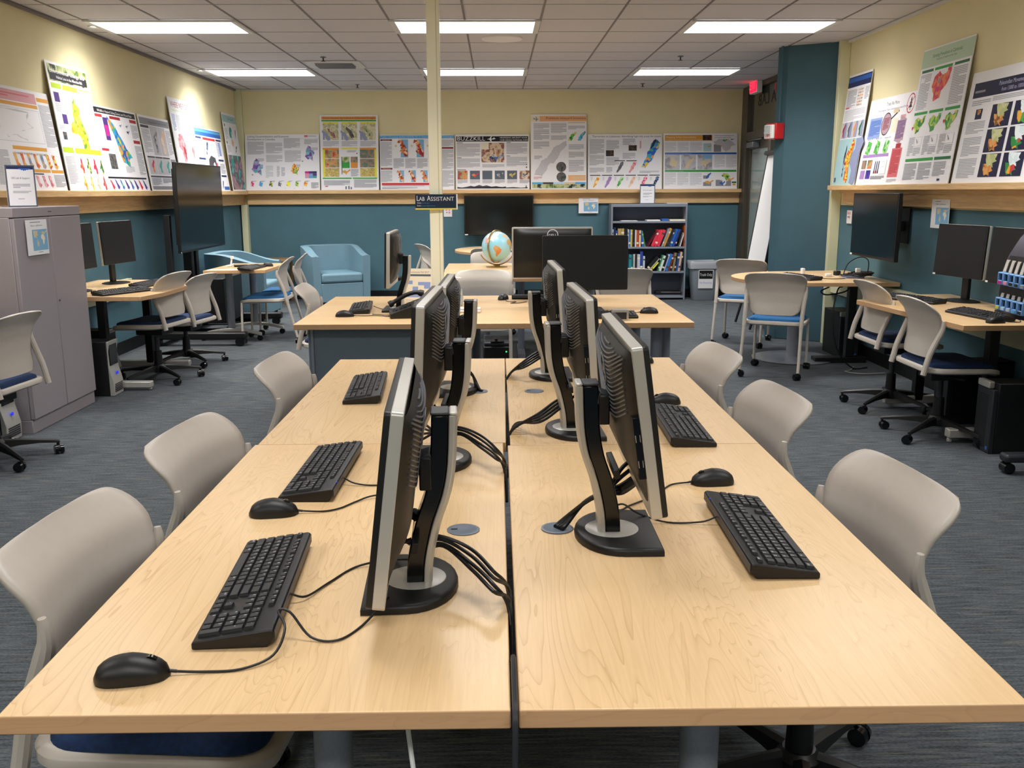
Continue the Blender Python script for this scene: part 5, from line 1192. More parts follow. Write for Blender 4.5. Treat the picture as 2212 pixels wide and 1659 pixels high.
# ================================================================ bookshelf and books
t = thing('bookshelf', 'grey metal bookshelf with four openings against the back wall', 'bookshelf', (2.065, 12.94, 0))
b = MB()
b.box(-.515, -.493, -.15, .145, 0, 1.295, 'shelf_grey').box(.493, .515, -.15, .145, 0, 1.295, 'shelf_grey').box(-.493, .493, -.15, .145, 1.255, 1.295, 'shelf_grey')
b.build('carcass', t, bevel=.003)
MB().box(-.493, .493, .13, .145, .0, 1.255, 'shelf_back').build('back_panel', t, smooth=0)
for z in (1.066, .722, .390, .050):
    MB().box(-.4925, .4925, -.145, .129, z-.026, z, 'shelf_grey').build('shelf', t, bevel=.002)
BX, BY = 2.065, 12.80
nb = [0]
BM = {}
def book(lab, x, z, th, h, col, lean=0., dep=.17, pale=False):
    """x is the lower corner on the lean side; lean > 0 tilts the top to the right"""
    nm = 'bk_'+col.strip('#')
    if nm not in MATS: mat(nm, col, .5)
    b = MB(); c = .003
    b.box(-th, -th+c, 0, dep, 0, h, nm).box(-c, 0, 0, dep, 0, h, nm).box(-th+c, -c, 0, c, 0, h, nm)
    b.box(-th+c, -c, c, dep-.004, .003, h-.003, 'p_cream')
    zb = .17 if nb[0] % 2 else .72
    b.box(-th+.001, -.001, -.0006, 0, h*zb, h*zb+h*.10, 'p_cream' if nb[0] % 3 else 'p_charc')
    M = Matrix.Rotation(radians(lean), 4, 'Y')
    if lean < 0: b.v = [(v[0]+th, v[1], v[2]) for v in b.v]
    o = b.build('book', smooth=0, loc=(x, BY+.012*(nb[0] % 3), z+.0006), rot=(0, radians(lean), 0))
    nb[0] += 1
    return tag(o, lab, 'book', 'books in the grey bookshelf')
K = .000883
def zx(px): return 1.5615+(px-152)*K    # along the shelf
S2, S3, S4 = .722, .390, .050
for x, th, h, c, lab in [(178, 16, .235, '#c9cfd8', 'white book at the far left of the upper book row'), (212, 30, .26, '#16265c', 'navy book near the left end of the upper book row'), (240, 20, .22, '#3858a8', 'blue book beside the two tan volumes'), (292, 44, .245, '#b39a5c', 'left of the two tan volumes in the upper book row'), (343, 46, .245, '#b39a5c', 'right of the two tan volumes in the upper book row'), (398, 50, .235, '#141018', 'thick black book right of the tan volumes'),
                       (412, 12, .235, '#e4e4e0', 'thin white book between black and blue books'), (445, 30, .228, '#4a76b8', 'blue book right of the dark monitor edge'), (474, 26, .230, '#e2c84a', 'yellow spined book in the upper book row'), (508, 32, .225, '#17181c', 'black book right of the yellow spine'), (534, 22, .225, '#dfe0e4', 'white book between the black and rust spines'), (572, 34, .222, '#b8502c', 'rust red book in the upper book row'), (600, 24, .218, '#e6c79c', 'cream book right of the rust red spine')]:
    book(lab, zx(x), S2, th*K, h, c)
book('blue and green book leaning left in the upper book row', zx(622), S2, .034, .22, '#2f5fae', -11)
book('green edged book leaning left beside the gap of the upper row', zx(662), S2, .013, .215, '#5aa83c', -11)
x = zx(716)
book('thin dark maroon book slanting right in the upper book row', x, S2, .008, .26, '#6a2030', 31)
for i, lab in enumerate(('left', 'middle', 'right')):
    book('%s of the three leaning red books' % lab, zx(800)+i*.0395, S2, .036, .235, '#e03850', 21)
x = zx(800)+3*.0395-.012
for th, h, c, lab in [(.016, .255, '#98a0a8', 'grey book leaning beside the red books'), (.030, .258, '#d89c44', 'tan orange book leaning right in the upper row'), (.030, .245, '#22242c', 'black book leaning right of the tan orange book'), (.018, .245, '#3c4454', 'slate book leaning between black and blue books'), (.032, .245, '#1f6cc0', 'bright blue book leaning in the upper row'), (.028, .245, '#23459c', 'royal blue book leaning in the upper row'), (.020, .24, '#10182e', 'dark navy book leaning in the upper row')]:
    x += th/cos(radians(21))+.001
    book(lab, x, S2, th, h, c, 21)
book('white magazine leaning against the orange book', zx(1180)+.036, S2, .010, .27, '#e6e6e2', 15)
book('tall orange brown book standing at the right end of the upper row', zx(1300), S2, .030, .285, '#b5592c')
for x, th, h, c, lab in [(200, 40, .2, '#5a4a3c', 'brown book at the left of the lower row'), (300, 45, .22, '#38506c', 'slate blue book hidden at the left of the lower row'), (462, 34, .228, '#2c8a9c', 'teal book in the lower book row'), (488, 24, .222, '#1f6c64', 'dark green book right of the teal book'), (520, 22, .230, '#e0e2e6', 'white book left in the lower row'), (552, 32, .232, '#1a1c22', 'black book between two white books'), (598, 44, .230, '#c5c9cf', 'thick light grey book in the lower row'), (643, 42, .265, '#2444a0', 'tall royal blue book in the lower row'), (672, 26, .205, '#c8d2dc', 'pale thin book right of the tall blue one')]:
    book(lab, zx(x), S3, th*K, h, c)
x = zx(712)
book('thick black book slanting right in the lower row', x, S3, .036, .24, '#141416', 41)
book('thin white book under the slanting black book', x+.026, S3, .012, .22, '#d8d8d8', 41)
book('yellow book slanting right in the lower row', x+.058, S3, .017, .15, '#dfe03c', 41)
x = zx(850)
for th, h, c, lab in [(.014, .215, '#1c2018', 'black thin book leaning in the lower row'), (.020, .225, '#2c9a5c', 'green book leaning in the lower row'), (.026, .215, '#dfe6e0', 'white and green book leaning in the lower row'), (.034, .218, '#15171a', 'black book leaning right of the green books'), (.014, .235, '#cfdff0', 'pale blue book leaning in the lower row'), (.034, .24, '#2a74c4', 'bright blue book leaning in the lower row'), (.026, .232, '#8c3824', 'rust book leaning in the lower row'), (.022, .23, '#2c2420', 'dark brown book leaning in the lower row')]:
    x += th/cos(radians(17))+.001
    book(lab, x, S3, th, h, c, 17)
x0 = x+.012
for th, h, c, lab in [(.026, .250, '#8a7a5c', 'tan book near the right end of the lower row'), (.020, .245, '#1a1c20', 'black book near the right end of the lower row'), (.030, .24, '#23509c', 'blue book near the right end of the lower row'), (.024, .262, '#d8b49c', 'beige tall book near the right end of the lower row'), (.018, .25, '#40444c', 'dark grey book at the right end of the lower row')]:
    x0 += th/cos(radians(7))+.0008
    if x0 < 2.552: book(lab, x0, S3, th, h, c, 7)
for x, th, h, c, lab in [(150, 40, .2, '#c8c4b8', 'pale binder at the left of the bottom shelf'), (478, 44, .23, '#2c2a30', 'dark stack book behind the grey folder')]:
    book(lab, zx(x), S4, th*K, h, c)
for i in range(7): book('thin pale pamphlet on the bottom shelf' , zx(236)+i*.014, S4, .012, .06+.004*i, ('#d8d8dc', '#8aa890', '#c0c4cc', '#e2e2e2', '#5c7cb0', '#dcdcdc', '#a8b4c4')[i], 0, .12)['label'] = 'thin %s pamphlet on the bottom shelf' % ('white', 'sage green', 'silver', 'bright white', 'blue', 'off white', 'pale blue')[i]
t = thing('cardboard_box', 'small brown cardboard box at the bottom of the bookshelf', 'box', (1.895, 12.84, .0506))
MB().box(-.05, .05, -.03, .10, 0, .06, 'p_tan').build('box_body', t, bevel=.002); MB().box(-.052, .052, -.032, .102, .061, .068, 'p_tan').build('lid', t, bevel=.002)
t = thing('cardboard_box', 'small white box with blue mark at the bottom of the bookshelf', 'box', (1.792, 12.84, .0506))
MB().box(-.048, .048, -.03, .10, 0, .06, 'p_cream').cyl((-.01, -.0305, .03), (-.01, -.0312, .03), .016, None, 14, 'p_sky').build('box_body', t, bevel=.002); MB().box(-.0485, .0485, -.031, .1, .061, .067, 'p_cream').build('lid', t, bevel=.002)
t = thing('folder', 'grey ring binder standing on the brown box in the bookshelf', 'folder', (1.905, 12.83, .1195))
MB().box(-.045, .045, 0, .15, 0, .215, 'shelf_back').box(-.047, -.045, -.001, .152, 0, .217, 'p_white').box(.045, .047, -.001, .152, 0, .217, 'p_white').build('cover', t); MB().box(-.025, .025, -.0012, -.0002, .03, .12, 'p_lgrey').build('spine_label', t, smooth=0)
t = thing('media_player', 'flat black box with cables lying on the bottom shelf', 'device', (2.36, 12.84, .0506))
MB().box(-.17, .18, 0, .16, .012, .055, 'black').build('case', t, bevel=.004); MB().box(-.10, .17, -.001, .0, .046, .050, 'silver').build('trim_line', t, smooth=0); MB().box(-.16, .17, .01, .15, 0, .0118, 'p_lgrey').build('tray', t)
def sheet(name, lab, cat, loc, sz, m, rz=0):
    o = MB().box(-sz[0]/2, sz[0]/2, -sz[1]/2, sz[1]/2, 0, sz[2], m).box(-sz[0]/2+.002, sz[0]/2+.001, -sz[1]/2+.001, sz[1]/2-.002, sz[2], sz[2]+.002, m).build(name, loc=loc, rot=(0, 0, radians(rz)))
    return tag(o, lab, cat)
sheet('paper_stack', 'thin white papers on the left of the top shelf', 'paper', (1.80, 12.91, 1.0668), (.22, .19, .004), 'paper', 2)
sheet('paper_stack', 'thick white paper stack in the middle of the top shelf', 'paper', (2.125, 12.90, 1.0668), (.18, .2, .014), 'white', 0)
sheet('box_file', 'blue box lying on the top shelf of the bookshelf', 'box', (2.285, 12.90, 1.0668), (.085, .18, .028), 'p_blue', 0)
sheet('paper_pad', 'white pad lying at the right of the top shelf', 'paper', (2.45, 12.91, 1.0668), (.21, .2, .018), 'p_cream', 1)
sheet('folder', 'grey folder lying on top of the bookshelf', 'folder', (2.44, 12.92, 1.2958), (.28, .22, .008), 'p_lgrey', 1)

# waste bin
t = thing('waste_bin', 'grey waste bin with clear bag lined rim and Trash Only sign', 'bin', (2.825, 12.78, 0))
def rr(hx, hy, z, r=.045): return [(x, y, z) for x, y in rrect(-hx, hx, -hy, hy, r, 5)]
MB().rings([rr(.145, .115, 0), rr(.150, .12, .01), rr(.192, .15, .44), rr(.205, .16, .445), rr(.205, .16, .475), rr(.19, .147, .476)], 'bin_grey').build('body', t)
rnd = random.Random(3)
bag = [[(p[0]*s*(1+rnd.uniform(-.02, .02)), p[1]*s, z+rnd.uniform(-.006, .006)) for p in rr(.205, .16, 0)] for s, z in ((1.03, .435), (1.05, .48), (1.06, .515), (1.02, .532), (.92, .522), (.88, .48))]
MB().rings(bag, 'bag', caps=False).build('bag', t)
b = MB().box(-.1, .1, -.163, -.161, .17, .42, 'white').box(-.092, .092, -.1642, -.1632, .30, .412, 'base_black')
b.text('Trash Only', .052, 'white', sgn(0, .338, -.1645), 'CENTER', .165); b.text('No Recycling', .04, 'p_periw', sgn(0, .235, -.1636), 'CENTER', .16)
b.v = [(v[0], v[1]+(.42-v[2])*.075, v[2]) for v in b.v]
b.build('paper_sign', t, smooth=0)

# ================================================================ globe
t = thing('globe', 'desk globe with brass ring standing on the far table', 'globe', (.0, 9.29, TZ))
gc, gr = Vector((0, 0, .203)), .147
b = MB().sphere(gc, gr, 'm_globe', 32, 20)
def land(sh, az, el, w_, h_, m, seed):
    d0 = Vector((sin(az)*cos(el), -cos(az)*cos(el), sin(el))); e = Vector((cos(az), sin(az), 0)); n = d0.cross(e)*-1
    n = e.cross(d0) if e.cross(d0).z > 0 else -e.cross(d0)
    ring = []
    P = rough(sh, 2, .06, seed)
    for f in (1, .5): ring.append([gc+(d0+e*x*w_*f-n*y*h_*f).normalized()*(gr+.0012) for x, y in P])
    o = len(b.v); n_ = len(P); k = b.mi(m)
    b.v += [tuple(p) for r in ring for p in r]+[tuple(gc+d0*(gr+.0013))]
    for i in range(n_):
        j = (i+1) % n_
        b.f += [[o+i, o+j, o+n_+j, o+n_+i], [o+n_+i, o+n_+j, o+2*n_]]; b.m += [k, k]
SA = [(-.5, -1), (.3, -.75), (1, -.25), (.7, .2), (.2, .5), (-.05, 1), (-.3, .9), (-.3, .2), (-.8, -.3), (-.75, -.7)]
land(SA, .05, -.28, .30, .42, 'globe_land2', 1); land([(-.6, -1), (.4, -.8), (.6, -.1), (-.2, .4), (-.8, 0)], -.02, -.14, .24, .22, 'globe_land', 2)
land(SH['afr'], 1.15, .10, .40, .42, 'globe_land', 3); land(SH['na'], -.45, .75, .55, .42, 'globe_pale', 4); land(SH['flat'], .15, 1.05, .35, .28, 'globe_pale', 5); land(SH['na'], -.75, .45, .28, .25, 'p_rose', 6); land(SH['afr'], .9, .72, .25, .2, 'p_peach', 7)
b.build('ball', t, smooth=70)
ax = Matrix.Translation(gc) @ Matrix.Rotation(radians(-32), 4, 'Z') @ Matrix.Rotation(radians(23), 4, 'X')
rg = []
for k in range(41):
    a = 2*pi*k/40
    d = Vector((0, sin(a), cos(a)))
    rg.append([ax @ (d*(gr+.006)+Vector((-.006, 0, 0))), ax @ (d*(gr+.006)+Vector((.006, 0, 0))), ax @ (d*(gr+.016)+Vector((.006, 0, 0))), ax @ (d*(gr+.016)+Vector((-.006, 0, 0)))])
MB().rings(rg, 'brass').build('meridian_ring', t)
semi = [gc+Vector((sin(a)*.178, -.05*sin(a), -cos(a)*.178)) for a in [radians(-62+124*k/20) for k in range(21)]]
MB().tube(semi, .006, 8, 'brass').build('cradle', t)
MB().lathe([(.0001, .001), (.105, .001), (.105, .006), (.04, .010), (.03, .022), (.014, .028), (.0001, .028)], 28, 'brass').build('foot', t)

# ================================================================ things on the assistant desk
t = thing('desk_phone', 'black desk phone with handset on the left of the assistant desk', 'phone', (-.545, 5.60, TZ), -82)
prof = [(-.10, .001), (.10, .001), (.10, .085), (.085, .095), (-.10, .028)]
MB().rings([[(x, y, z) for y, z in prof] for x in (-.11, .11)], 'black').build('body', t, bevel=.005)
hp = smoothpath([(-.075, -.10, .062), (-.075, -.06, .085), (-.075, 0, .118), (-.075, .06, .135), (-.075, .11, .126)], 4)
MB().tube(hp, [.020]*3+[.013]*11+[.020]*3, 12, 'black').build('handset', t)
b = MB()
for i in range(3):
    for j in range(4): b.cbox((.0+.028*i, -.06+.026*j, .042+.0095*j+.0055), (.02, .015, .006), 'charcoal', (.36, 0, 0))
b.build('buttons', t)
MB().cbox((.03, .065, .0885), (.10, .035, .004), 'silver_dark', (.36, 0, 0)).build('display', t)
t = thing('sanitizer_bottle', 'clear pump bottle of hand sanitizer on the assistant desk', 'bottle', (-.265, 6.12, TZ))
MB().lathe([(.0001, .001), (.038, .001), (.044, .008), (.044, .085), (.040, .105), (.018, .124), (.016, .132)], 24, 'clear', (0, 0, 0), Matrix.Diagonal((1, .75, 1, 1))).build('bottle_body', t)
MB().lathe([(.0001, .01), (.0395, .01), (.040, .07), (.0001, .07)], 20, 'gel_label', (0, 0, 0), Matrix.Diagonal((1, .75, 1, 1))).build('gel', t)
MB().cyl((0, 0, .132), (0, 0, .16), .018, .016, 18, 'white').cyl((0, 0, .16), (0, 0, .178), .006, None, 10, 'white').cyl((-.012, 0, .182), (.032, 0, .180), .008, .005, 10, 'white').build('pump', t)
t = thing('eraser_box', 'long white plastic case lying on the assistant desk', 'case', (-.205, 5.77, TZ), -2)
MB().box(-.105, .105, -.032, .032, .001, .020, 'white').build('bottom', t, bevel=.006); MB().box(-.104, .104, -.031, .031, .0205, .030, 'white').build('lid', t, bevel=.006)
t = thing('speaker', 'small grey stand behind the near right monitor on the assistant desk', 'speaker', (.71, 5.37, TZ))
MB().box(-.045, .045, -.03, .03, .001, .062, 'shelf_grey').box(-.047, .047, -.032, -.0305, .0, .064, 'silver').build('housing', t, bevel=.004); MB().box(-.035, .035, -.0335, -.0322, .01, .05, 'charcoal').build('grille', t, smooth=0)
# under the assistant desk
t = thing('battery_backup', 'black battery backup unit with green light under the assistant desk', 'device', (-.005, 8.12, 0), 2)
MB().box(-.12, .12, -.20, .20, .005, .165, 'black').box(-.115, .115, -.19, .19, .165, .20, 'charcoal').build('case', t, bevel=.012)
MB().cyl((.075, -.2005, .12), (.075, -.2035, .12), .006, None, 12, 'led_green').build('status_light', t); MB().box(-.06, .06, -.2, -.17, .203, .212, 'black').cyl((-.01, -.19, .212), (-.01, -.19, .235), .014, None, 12, 'black').build('plug', t, bevel=.003)
t = thing('caution_sign', 'black and yellow striped caution strip under the assistant desk', 'sign', (-.235, 8.0, 0), 4)
MB().box(-.035, .035, -.012, .012, .001, .42, 'black').build('panel', t, bevel=.002)
b = MB()
for k in range(12):
    z = .02+.034*k
    if k == 9: b.poly([(-.027, -.0126, z), (.027, -.0126, z), (.027, -.0126, z+.036), (-.005, -.0126, z+.03)], 'yellow')
    elif k != 10: b.poly([(-.027, -.0126, z), (.027, -.0126, z+.006), (.027, -.0126, z+.021), (-.027, -.0126, z+.015)], 'yellow')
b.build('stripes', t, smooth=0)
t = thing('power_strip', 'black power strip lying on the floor behind the centre desks', 'power strip', (.12, 4.75, 0), 8)
MB().box(-.2, .2, -.04, .04, .001, .05, 'black').build('housing', t, bevel=.006)
b = MB()
for k in range(5): b.box(-.16+.07*k, -.125+.07*k, -.018, .018, .0505, .053, 'charcoal')
b.build('sockets', t, smooth=0)

# ================================================================ computer towers
def tower(label, loc, rz, style='silver', w=.175, d=.42, h=.405):
    t = thing('computer_tower', label, 'computer', loc, rz, 'computer towers on the floor')
    MB().box(-w/2, w/2, -d/2+.03, d/2, .001, h, 'black_soft').build('case', t, bevel=.005)
    if style == 'silver':
        b = MB()
        prof = [(0, .002), (.0, .16), (.012, .20), (.028, .235), (.028, h-.01), (.0, h)]
        pts = [(-.0, .002), (-.004, .10), (.010, .16), (.022, .21), (.024, h*.8), (.012, h)]
        b.rings([[(-w/2, -d/2+.029, z) for z in (.002, h)][0:0] or [(x, -d/2+p, z) for x in (-w/2,) for p, z in pts]+[(-w/2, -d/2+.0295, h), (-w/2, -d/2+.0295, .002)], [(w/2, -d/2+p, z) for p, z in pts]+[(w/2, -d/2+.0295, h), (w/2, -d/2+.0295, .002)]], 'silver')
        f = b.build('front_panel', t, bevel=.003)
        MB().box(-w/2+.018, w/2-.018, -d/2+.016, -d/2+.024, .225, h-.02, 'black_gloss').build('drive_door', f, bevel=.003, rot=(0, 0, 0))
        b = MB()
        for k in range(5): b.box(-w/2+.02, w/2-.02, -d/2-.007, -d/2-.002, .03+.013*k, .037+.013*k, 'charcoal')
        b.build('vent_slats', f, smooth=0)
        MB().cyl((0, -d/2+.004, .165), (0, -d/2-.004, .165), .011, None, 16, 'led_blue').build('power_button', f)
    else:
        f = MB().box(-w/2, w/2, -d/2, -d/2+.029, .002, h-.037, 'charcoal').build('front_panel', t, bevel=.004)
        MB().box(-w/2-.001, w/2*.45, -d/2-.003, -d/2+.03, h-.036, h+.004, 'silver').build('top_cap', t, bevel=.006)
        b = MB()
        for k in range(28): b.box(-w/2+.01, w/2-.05, -d/2-.001, -d/2-.0002, .03+.011*k, .035+.011*k, 'black')
        b.build('vent_slats', f, smooth=0)
        MB().box(w/2-.035, w/2-.015, -d/2-.001, -d/2-.0003, .02, .04, 'p_blue').build('sticker', f, smooth=0)
    return t
T1 = tower('black tower with curved silver front beside the grey cabinet', (-3.03, 6.86, 0), 90)
dup(T1, (-3.14, 5.54, 0), 90, 'black tower with silver front at the left edge, under the near wall desk')
dup(T1, (-3.26, 7.42, 0), 90, 'black tower in the shade under the left wall desk')
T2 = tower('black tower with silver top cap under the near end of the right wall desk', (2.985, 5.155, 0), -90, 'cap')
dup(T2, (3.13, 8.39, 0), 0, 'dark tower behind the pedestal of the half round table')
dup(T2, (3.06, 5.84, 0), -90, 'dark tower in the shade under the middle of the right wall desk')

# ================================================================ large format printer at the right edge
t = thing('plotter', 'large dark format printer with blue ink cartridges, cut off by the right edge', 'printer', (0, 0, 0))
pf = [(2.74, .80), (2.675, .85), (2.662, .93), (2.668, 1.03), (2.70, 1.13), (2.75, 1.22), (2.83, 1.31), (2.95, 1.37), (3.2, 1.38), (3.2, .80)]
MB().rings([[(x, y, z) for x, z in pf] for y in (4.93, 3.45)], 'plotter_grey').build('body', t, bevel=.012, seg=3)
MB().rings([[(x-.004, y, z) for x, z in ((2.712, .832), (2.668, .87), (2.6585, .93), (2.664, 1.03), (2.697, 1.13), (2.712, 1.13), (2.75, 1.0), (2.75, .84))] for y in (4.895, 3.6)], 'black').build('ink_bay', t)
def cartridge(y, z, m):
    b = MB()
    for a in ((-.024, -.018, -.032, .032), (.018, .024, -.032, .032), (-.018, .018, .024, .032), (-.018, .018, -.032, -.010)): b.box(2.628, 2.658, y+a[0], y+a[1], z+a[2], z+a[3], 'cart_blue')
    b.box(2.640, 2.657, y-.018, y+.018, z-.010, z+.024, 'black_gloss')
    o = b.build('ink_cartridge', t, bevel=.003)
    MB().box(2.6262, 2.6278, y-.016, y+.016, z-.027, z-.012, m).build('color_label', o, smooth=0)
    MB().poly([(2.648, y-.014, z+.034), (2.648, y+.014, z+.034), (2.668, y+.022, z+.095), (2.668, y-.006, z+.095)], 'handle_beige').poly([(2.652, y-.014, z+.034), (2.672, y-.006, z+.095), (2.672, y+.022, z+.095), (2.652, y+.014, z+.034)], 'handle_beige').build('pull_tab', o, smooth=0)
for k, (a, c) in enumerate((('p_magenta', 'yellow'), ('p_pink', 'p_lblue'), ('p_black', 'p_lgrey'), ('p_black', 'p_sky'), ('p_grey', 'p_black'))):
    cartridge(4.855-.053*k, 1.015-.001*k, a); cartridge(4.855-.053*k, .883-.001*k, c)
MB().box(2.95, 3.10, 4.66, 4.76, .11, .80, 'plotter_grey').build('leg', t, bevel=.01)
ft = MB().box(2.66, 3.20, 4.67, 4.75, .062, .108, 'charcoal').build('foot', t, bevel=.016, seg=3)
MB().cyl((2.69, 4.68, .03), (2.69, 4.74, .03), .0295, None, 18, 'black_gloss').cyl((2.69, 4.71, .03), (2.69, 4.71, .064), .012, None, 8, 'black').build('caster', ft)

# ================================================================ clutter on the tables
def adapter(lab, loc, rz, sz, m='white'):
    t = thing('power_adapter', lab, 'adapter', loc, rz)
    MB().box(-sz[0]/2, sz[0]/2, -sz[1]/2, sz[1]/2, .001, sz[2], m).build('housing', t, bevel=min(sz)*.2)
    MB().tube(smoothpath([(sz[0]/2, 0, .006), (sz[0]/2+.03, .02, .004), (sz[0]/2+.06, -.02, .004), (sz[0]/2+.09, .02, .004)], 4), .003, 6, m).build('cord', t)
    return t
adapter('white adapter standing upright on the half round table', (2.68, 8.18, TZ), 10, (.025, .045, .065))
adapter('white puck shaped adapter on the half round table', (2.86, 8.05, TZ), 0, (.05, .04, .028))
adapter('black adapter among the cables on the half round table', (2.99, 8.20, TZ), 30, (.06, .04, .04), 'black')
t = thing('cable_coil', 'coil of black cables with a blue box on the half round table', 'cables', (3.06, 7.95, TZ))
MB().box(-.10, .06, -.05, .05, .001, .018, 'p_periw').build('flat_box', t, bevel=.003)
for k in range(4):
    MB().tube([(.13*cos(2*pi*i/24)*(1-.12*k)+.02*k, .09*sin(2*pi*i/24)*(1+.1*k), .022+.008*k+.004*sin(i*1.3)) for i in range(25)], .0045, 6, 'black').build('cable', t)
MB().tube(smoothpath([(-.1, .02, .022), (-.05, .05, .12), (.06, .08, .17), (.12, .05, .14), (.10, 0, .03)], 6), .0045, 6, 'black').build('cable', t)
MB().box(-.02, .02, -.06, -.03, .05, .085, 'white').build('plug', t, bevel=.004)
cab = lambda nm, lab, pts, r=.004, m='black': tag(cable(nm, pts, r, None, m), lab, 'cable')
cab('cable', 'thin black cable crossing the half round table', [(2.60, 7.83, TZ+.005), (2.72, 7.90, TZ+.004), (2.82, 7.83, TZ+.004), (2.93, 7.84, TZ+.005)], .003)
cab('cable', 'black cable hanging down in a curve below the half round table', [(2.86, 7.70, .685), (2.80, 7.64, .66), (2.76, 7.60, .45), (2.80, 7.58, .2), (2.95, 7.62, .02), (3.1, 7.66, .012)], .006)
cab('cable', 'loop of black cable tucked under the half round table', [(2.72, 7.62, .69), (2.65, 7.60, .66), (2.70, 7.60, .63), (2.86, 7.64, .65), (2.92, 7.68, .69)], .006)
cab('cable', 'grey cable on the floor beside the half round table base', [(3.0, 7.70, .008), (2.92, 7.56, .008), (2.86, 7.50, .008), (2.95, 7.40, .008), (3.15, 7.42, .008)], .006, 'cord_grey')
t = thing('security_clamp', 'small white clamp stand on the left meeting table', 'clamp', (-2.66, 9.45, TZ), 20)
MB().tube([(-.05, 0, .008), (0, 0, .014), (.03, .01, .03)], .010, 8, 'white').tube([(.0, 0, .012), (.012, 0, .085)], .009, 8, 'white').cbox((.014, 0, .095), (.03, .03, .028), 'white').build('stand', t)
MB().box(.03, .16, -.03, .02, .001, .022, 'black').box(.16, .34, -.02, .012, .001, .02, 'black').build('base', t, bevel=.005)
sheet('paper_sheet', 'white sheet at the left corner of the small meeting table', 'paper', (-2.63, 9.10, TZ+.0006), (.30, .10, .0012), 'white', 3)

# ================================================================ cords and cable bundles
def cordof(root, nm, pts, r=.0022):
    inv = Matrix.LocRotScale(root.location, root.rotation_euler, None).inverted()
    return cable(nm, [inv @ Vector(p) for p in pts], r, root, 'black', 6)
bpy.context.view_layer.update()
T = TZ+.003
mice = {o['label']: o for o in D.objects if o.get('category') == 'computer mouse'}
kbs = {o['label']: o for o in D.objects if o.get('category') == 'keyboard'}
def ml(s): return next(o for l, o in mice.items() if s in l)
def kl(s): return next(o for l, o in kbs.items() if s in l)
cordof(ml('nearest the viewer on the left'), 'cord', [(-.502, 1.342, T+.003), (-.46, 1.345, T), (-.405, 1.352, T), (-.362, 1.385, T+.006), (-.352, 1.43, T+.030), (-.372, 1.470, T+.042), (-.352, 1.472, T+.038), (-.315, 1.450, T+.004), (-.27, 1.445, T), (-.235, 1.50, T), (-.20, 1.58, T+.015)])
cordof(kl('nearest the viewer on the left'), 'cord', [(-.383, 1.60, T+.016), (-.355, 1.61, T+.004), (-.325, 1.68, T), (-.285, 1.755, T), (-.225, 1.76, T+.012), (-.17, 1.72, T+.03)])
cordof(ml('left centre desk, second'), 'cord', [(-.456, 2.085, T+.003), (-.41, 2.09, T), (-.375, 2.11, T), (-.345, 2.155, T), (-.305, 2.19, T+.004), (-.24, 2.18, T+.010)])
cordof(kl('middle of the left row'), 'cord', [(-.394, 2.30, T+.016), (-.365, 2.29, T+.004), (-.31, 2.285, T), (-.22, 2.285, T+.01)])
cordof(ml('behind the nearest keyboard'), 'cord', [(.483, 2.277, T+.003), (.44, 2.27, T), (.405, 2.22, T), (.36, 2.16, T), (.31, 2.11, T), (.285, 2.08, T), (.25, 2.06, T+.012)])
cordof(kl('nearest the viewer on the right'), 'cord', [(.488, 1.985, T+.016), (.455, 1.985, T+.004), (.38, 1.995, T), (.315, 2.0, T+.02), (.285, 2.035, T+.03), (.262, 2.06, T+.012)])
cordof(ml('left end of the assistant'), 'cord', [(-.849, 5.602, T+.003), (-.80, 5.61, T), (-.74, 5.62, T), (-.69, 5.60, T), (-.66, 5.575, T), (-.645, 5.60, T), (-.70, 5.62, T+.005), (-.76, 5.68, T)])
cordof(kl('left end of the assistant'), 'cord', [(-.79, 5.97, T+.016), (-.75, 5.96, T+.002), (-.69, 5.92, T), (-.62, 6.08, T), (-.57, 6.28, T)])
cordof(ml('beside the badged'), 'cord', [(.06, 6.40, T+.002), (.07, 6.33, T), (.13, 6.30, T), (.09, 6.22, T), (.15, 6.23, T), (.2, 6.3, T)])
cordof(ml('right end of the assistant'), 'cord', [(.865, 5.685, T+.002), (.82, 5.70, T), (.75, 5.69, T), (.70, 5.73, T)])
cordof(ml('near corner of the right'), 'cord', [(2.865, 5.18, T+.002), (2.93, 5.17, T), (2.98, 5.24, T), (3.0, 5.32, T)])
def bundle(mon, label, paths, r=.0045):
    for p in paths: cordof(mon, 'cable', p, r)
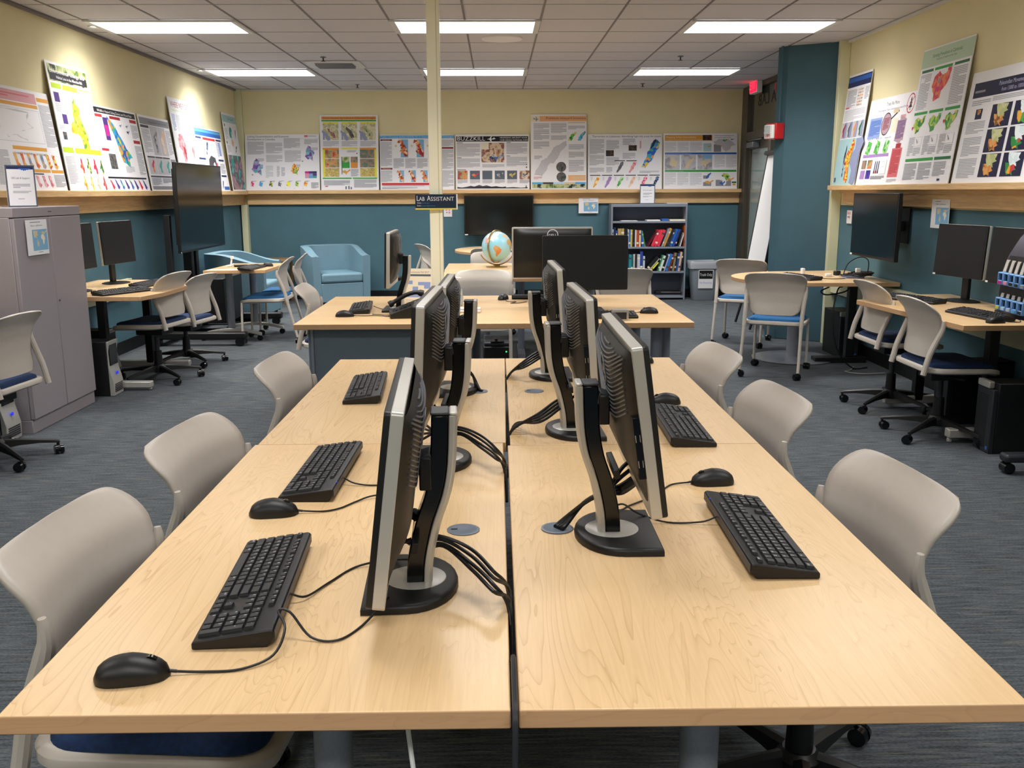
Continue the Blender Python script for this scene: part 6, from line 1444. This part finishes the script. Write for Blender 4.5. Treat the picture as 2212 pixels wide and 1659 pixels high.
# cable bundles: from the back of each monitor through the stand to the gap between the desks
def left_bundle(mon, x, y, gy, last=None):
    for k, (dz, dy) in enumerate(((.098, .0), (.090, .02), (.080, -.015), (.074, .03))):
        cordof(mon, 'cable', [(x-.09, y+.06+.02*k, TZ+.05+.01*k), (x-.03, y+.02, TZ+dz-.008), (x+.02, y+.005*k, TZ+dz), (x+.075, y-.02-.012*k, TZ+dz-.018), (x+.115, y-.075-.02*k, TZ+.060-.004*k), (.016+.003*(k % 2), gy-.03*k+dy, TZ+.010), (.0222, gy-.05-.03*k, TZ-.06)], .0036)
    cordof(mon, 'cable', [(x-.055, y+.05, TZ+.15), (x-.035, y+.025, TZ+.135), (x-.004, y+.0, TZ+.122)], .003)
    cordof(mon, 'ferrite', [(x-.038, y+.026, TZ+.137), (x-.010, y+.004, TZ+.125)], .011)
left_bundle(L1, -.125, 1.668, 1.63)
left_bundle(L2, -.122, 2.50, 2.47)
def gromm(mon, x, y, gx, gy, s):
    for k in range(4):
        cordof(mon, 'cable', [(x+s*.09, y+.05, TZ+.17-.02*k), (x+s*.04, y+.03, TZ+.14-.02*k), (x, y+.012*k-.02, TZ+.105-.006*k), (x-s*.045, (y*.55+gy*.45)+.008*k, TZ+.065-.003*k), (gx+s*.008+.004*k, gy+.012-.006*k, TZ+.012), (gx-s*.004+.004*k, gy-.006*k, TZ+.0062)], .0048)
gromm(R1, .235, 1.945, .130, 1.967, 1)
cordof(R1, 'cable', [(.33, 2.0, TZ+.15), (.315, 1.99, TZ+.11), (.275, 1.965, TZ+.093), (.245, 1.95, TZ+.088)], .004)
cordof(R1, 'ferrite', [(.298, 1.978, TZ+.104), (.266, 1.960, TZ+.091)], .011)
gromm(L3, -.14, 3.44, -.073, 3.43, -1)
def right_bundle(mon, x, y, gy, GXX=.030):
    for k in range(4):
        cordof(mon, 'cable', [(x+.09, y+.05, TZ+.11+.01*k), (x+.02, y+.01, TZ+.108), (x-.03, y-.01*k, TZ+.100-.008*k), (x-.09, y-.05-.012*k, TZ+.070-.006*k), (.042+.005*k, gy+.03*k, TZ+.012), (GXX, gy-.02+.03*k, TZ-.05)], .0045)
right_bundle(R2, .215, 2.825, 2.79)
right_bundle(R3, .195, 3.72, 3.66)
tag(cable('cable', [(.0222, 1.47, TZ-.05), (.0222, 1.38, TZ+.001), (.0222, 1.28, TZ+.004), (.0222, 1.232, TZ+.001), (.0222, 1.214, TZ-.03), (.0222, 1.213, .60), (.03, 1.20, .3), (.05, 1.2, .03)], .0045, None, 'charcoal'), 'braided cable running along the desk gap and hanging over the front edge', 'cable')
tag(cable('cable', [(-.135, 1.36, TZ-.032), (-.145, 1.34, .66), (-.14, 1.33, .60), (-.125, 1.335, .45), (-.11, 1.4, .2), (-.1, 1.5, .01)], .004, None, 'white'), 'white cord hanging under the nearest left desk', 'cable')
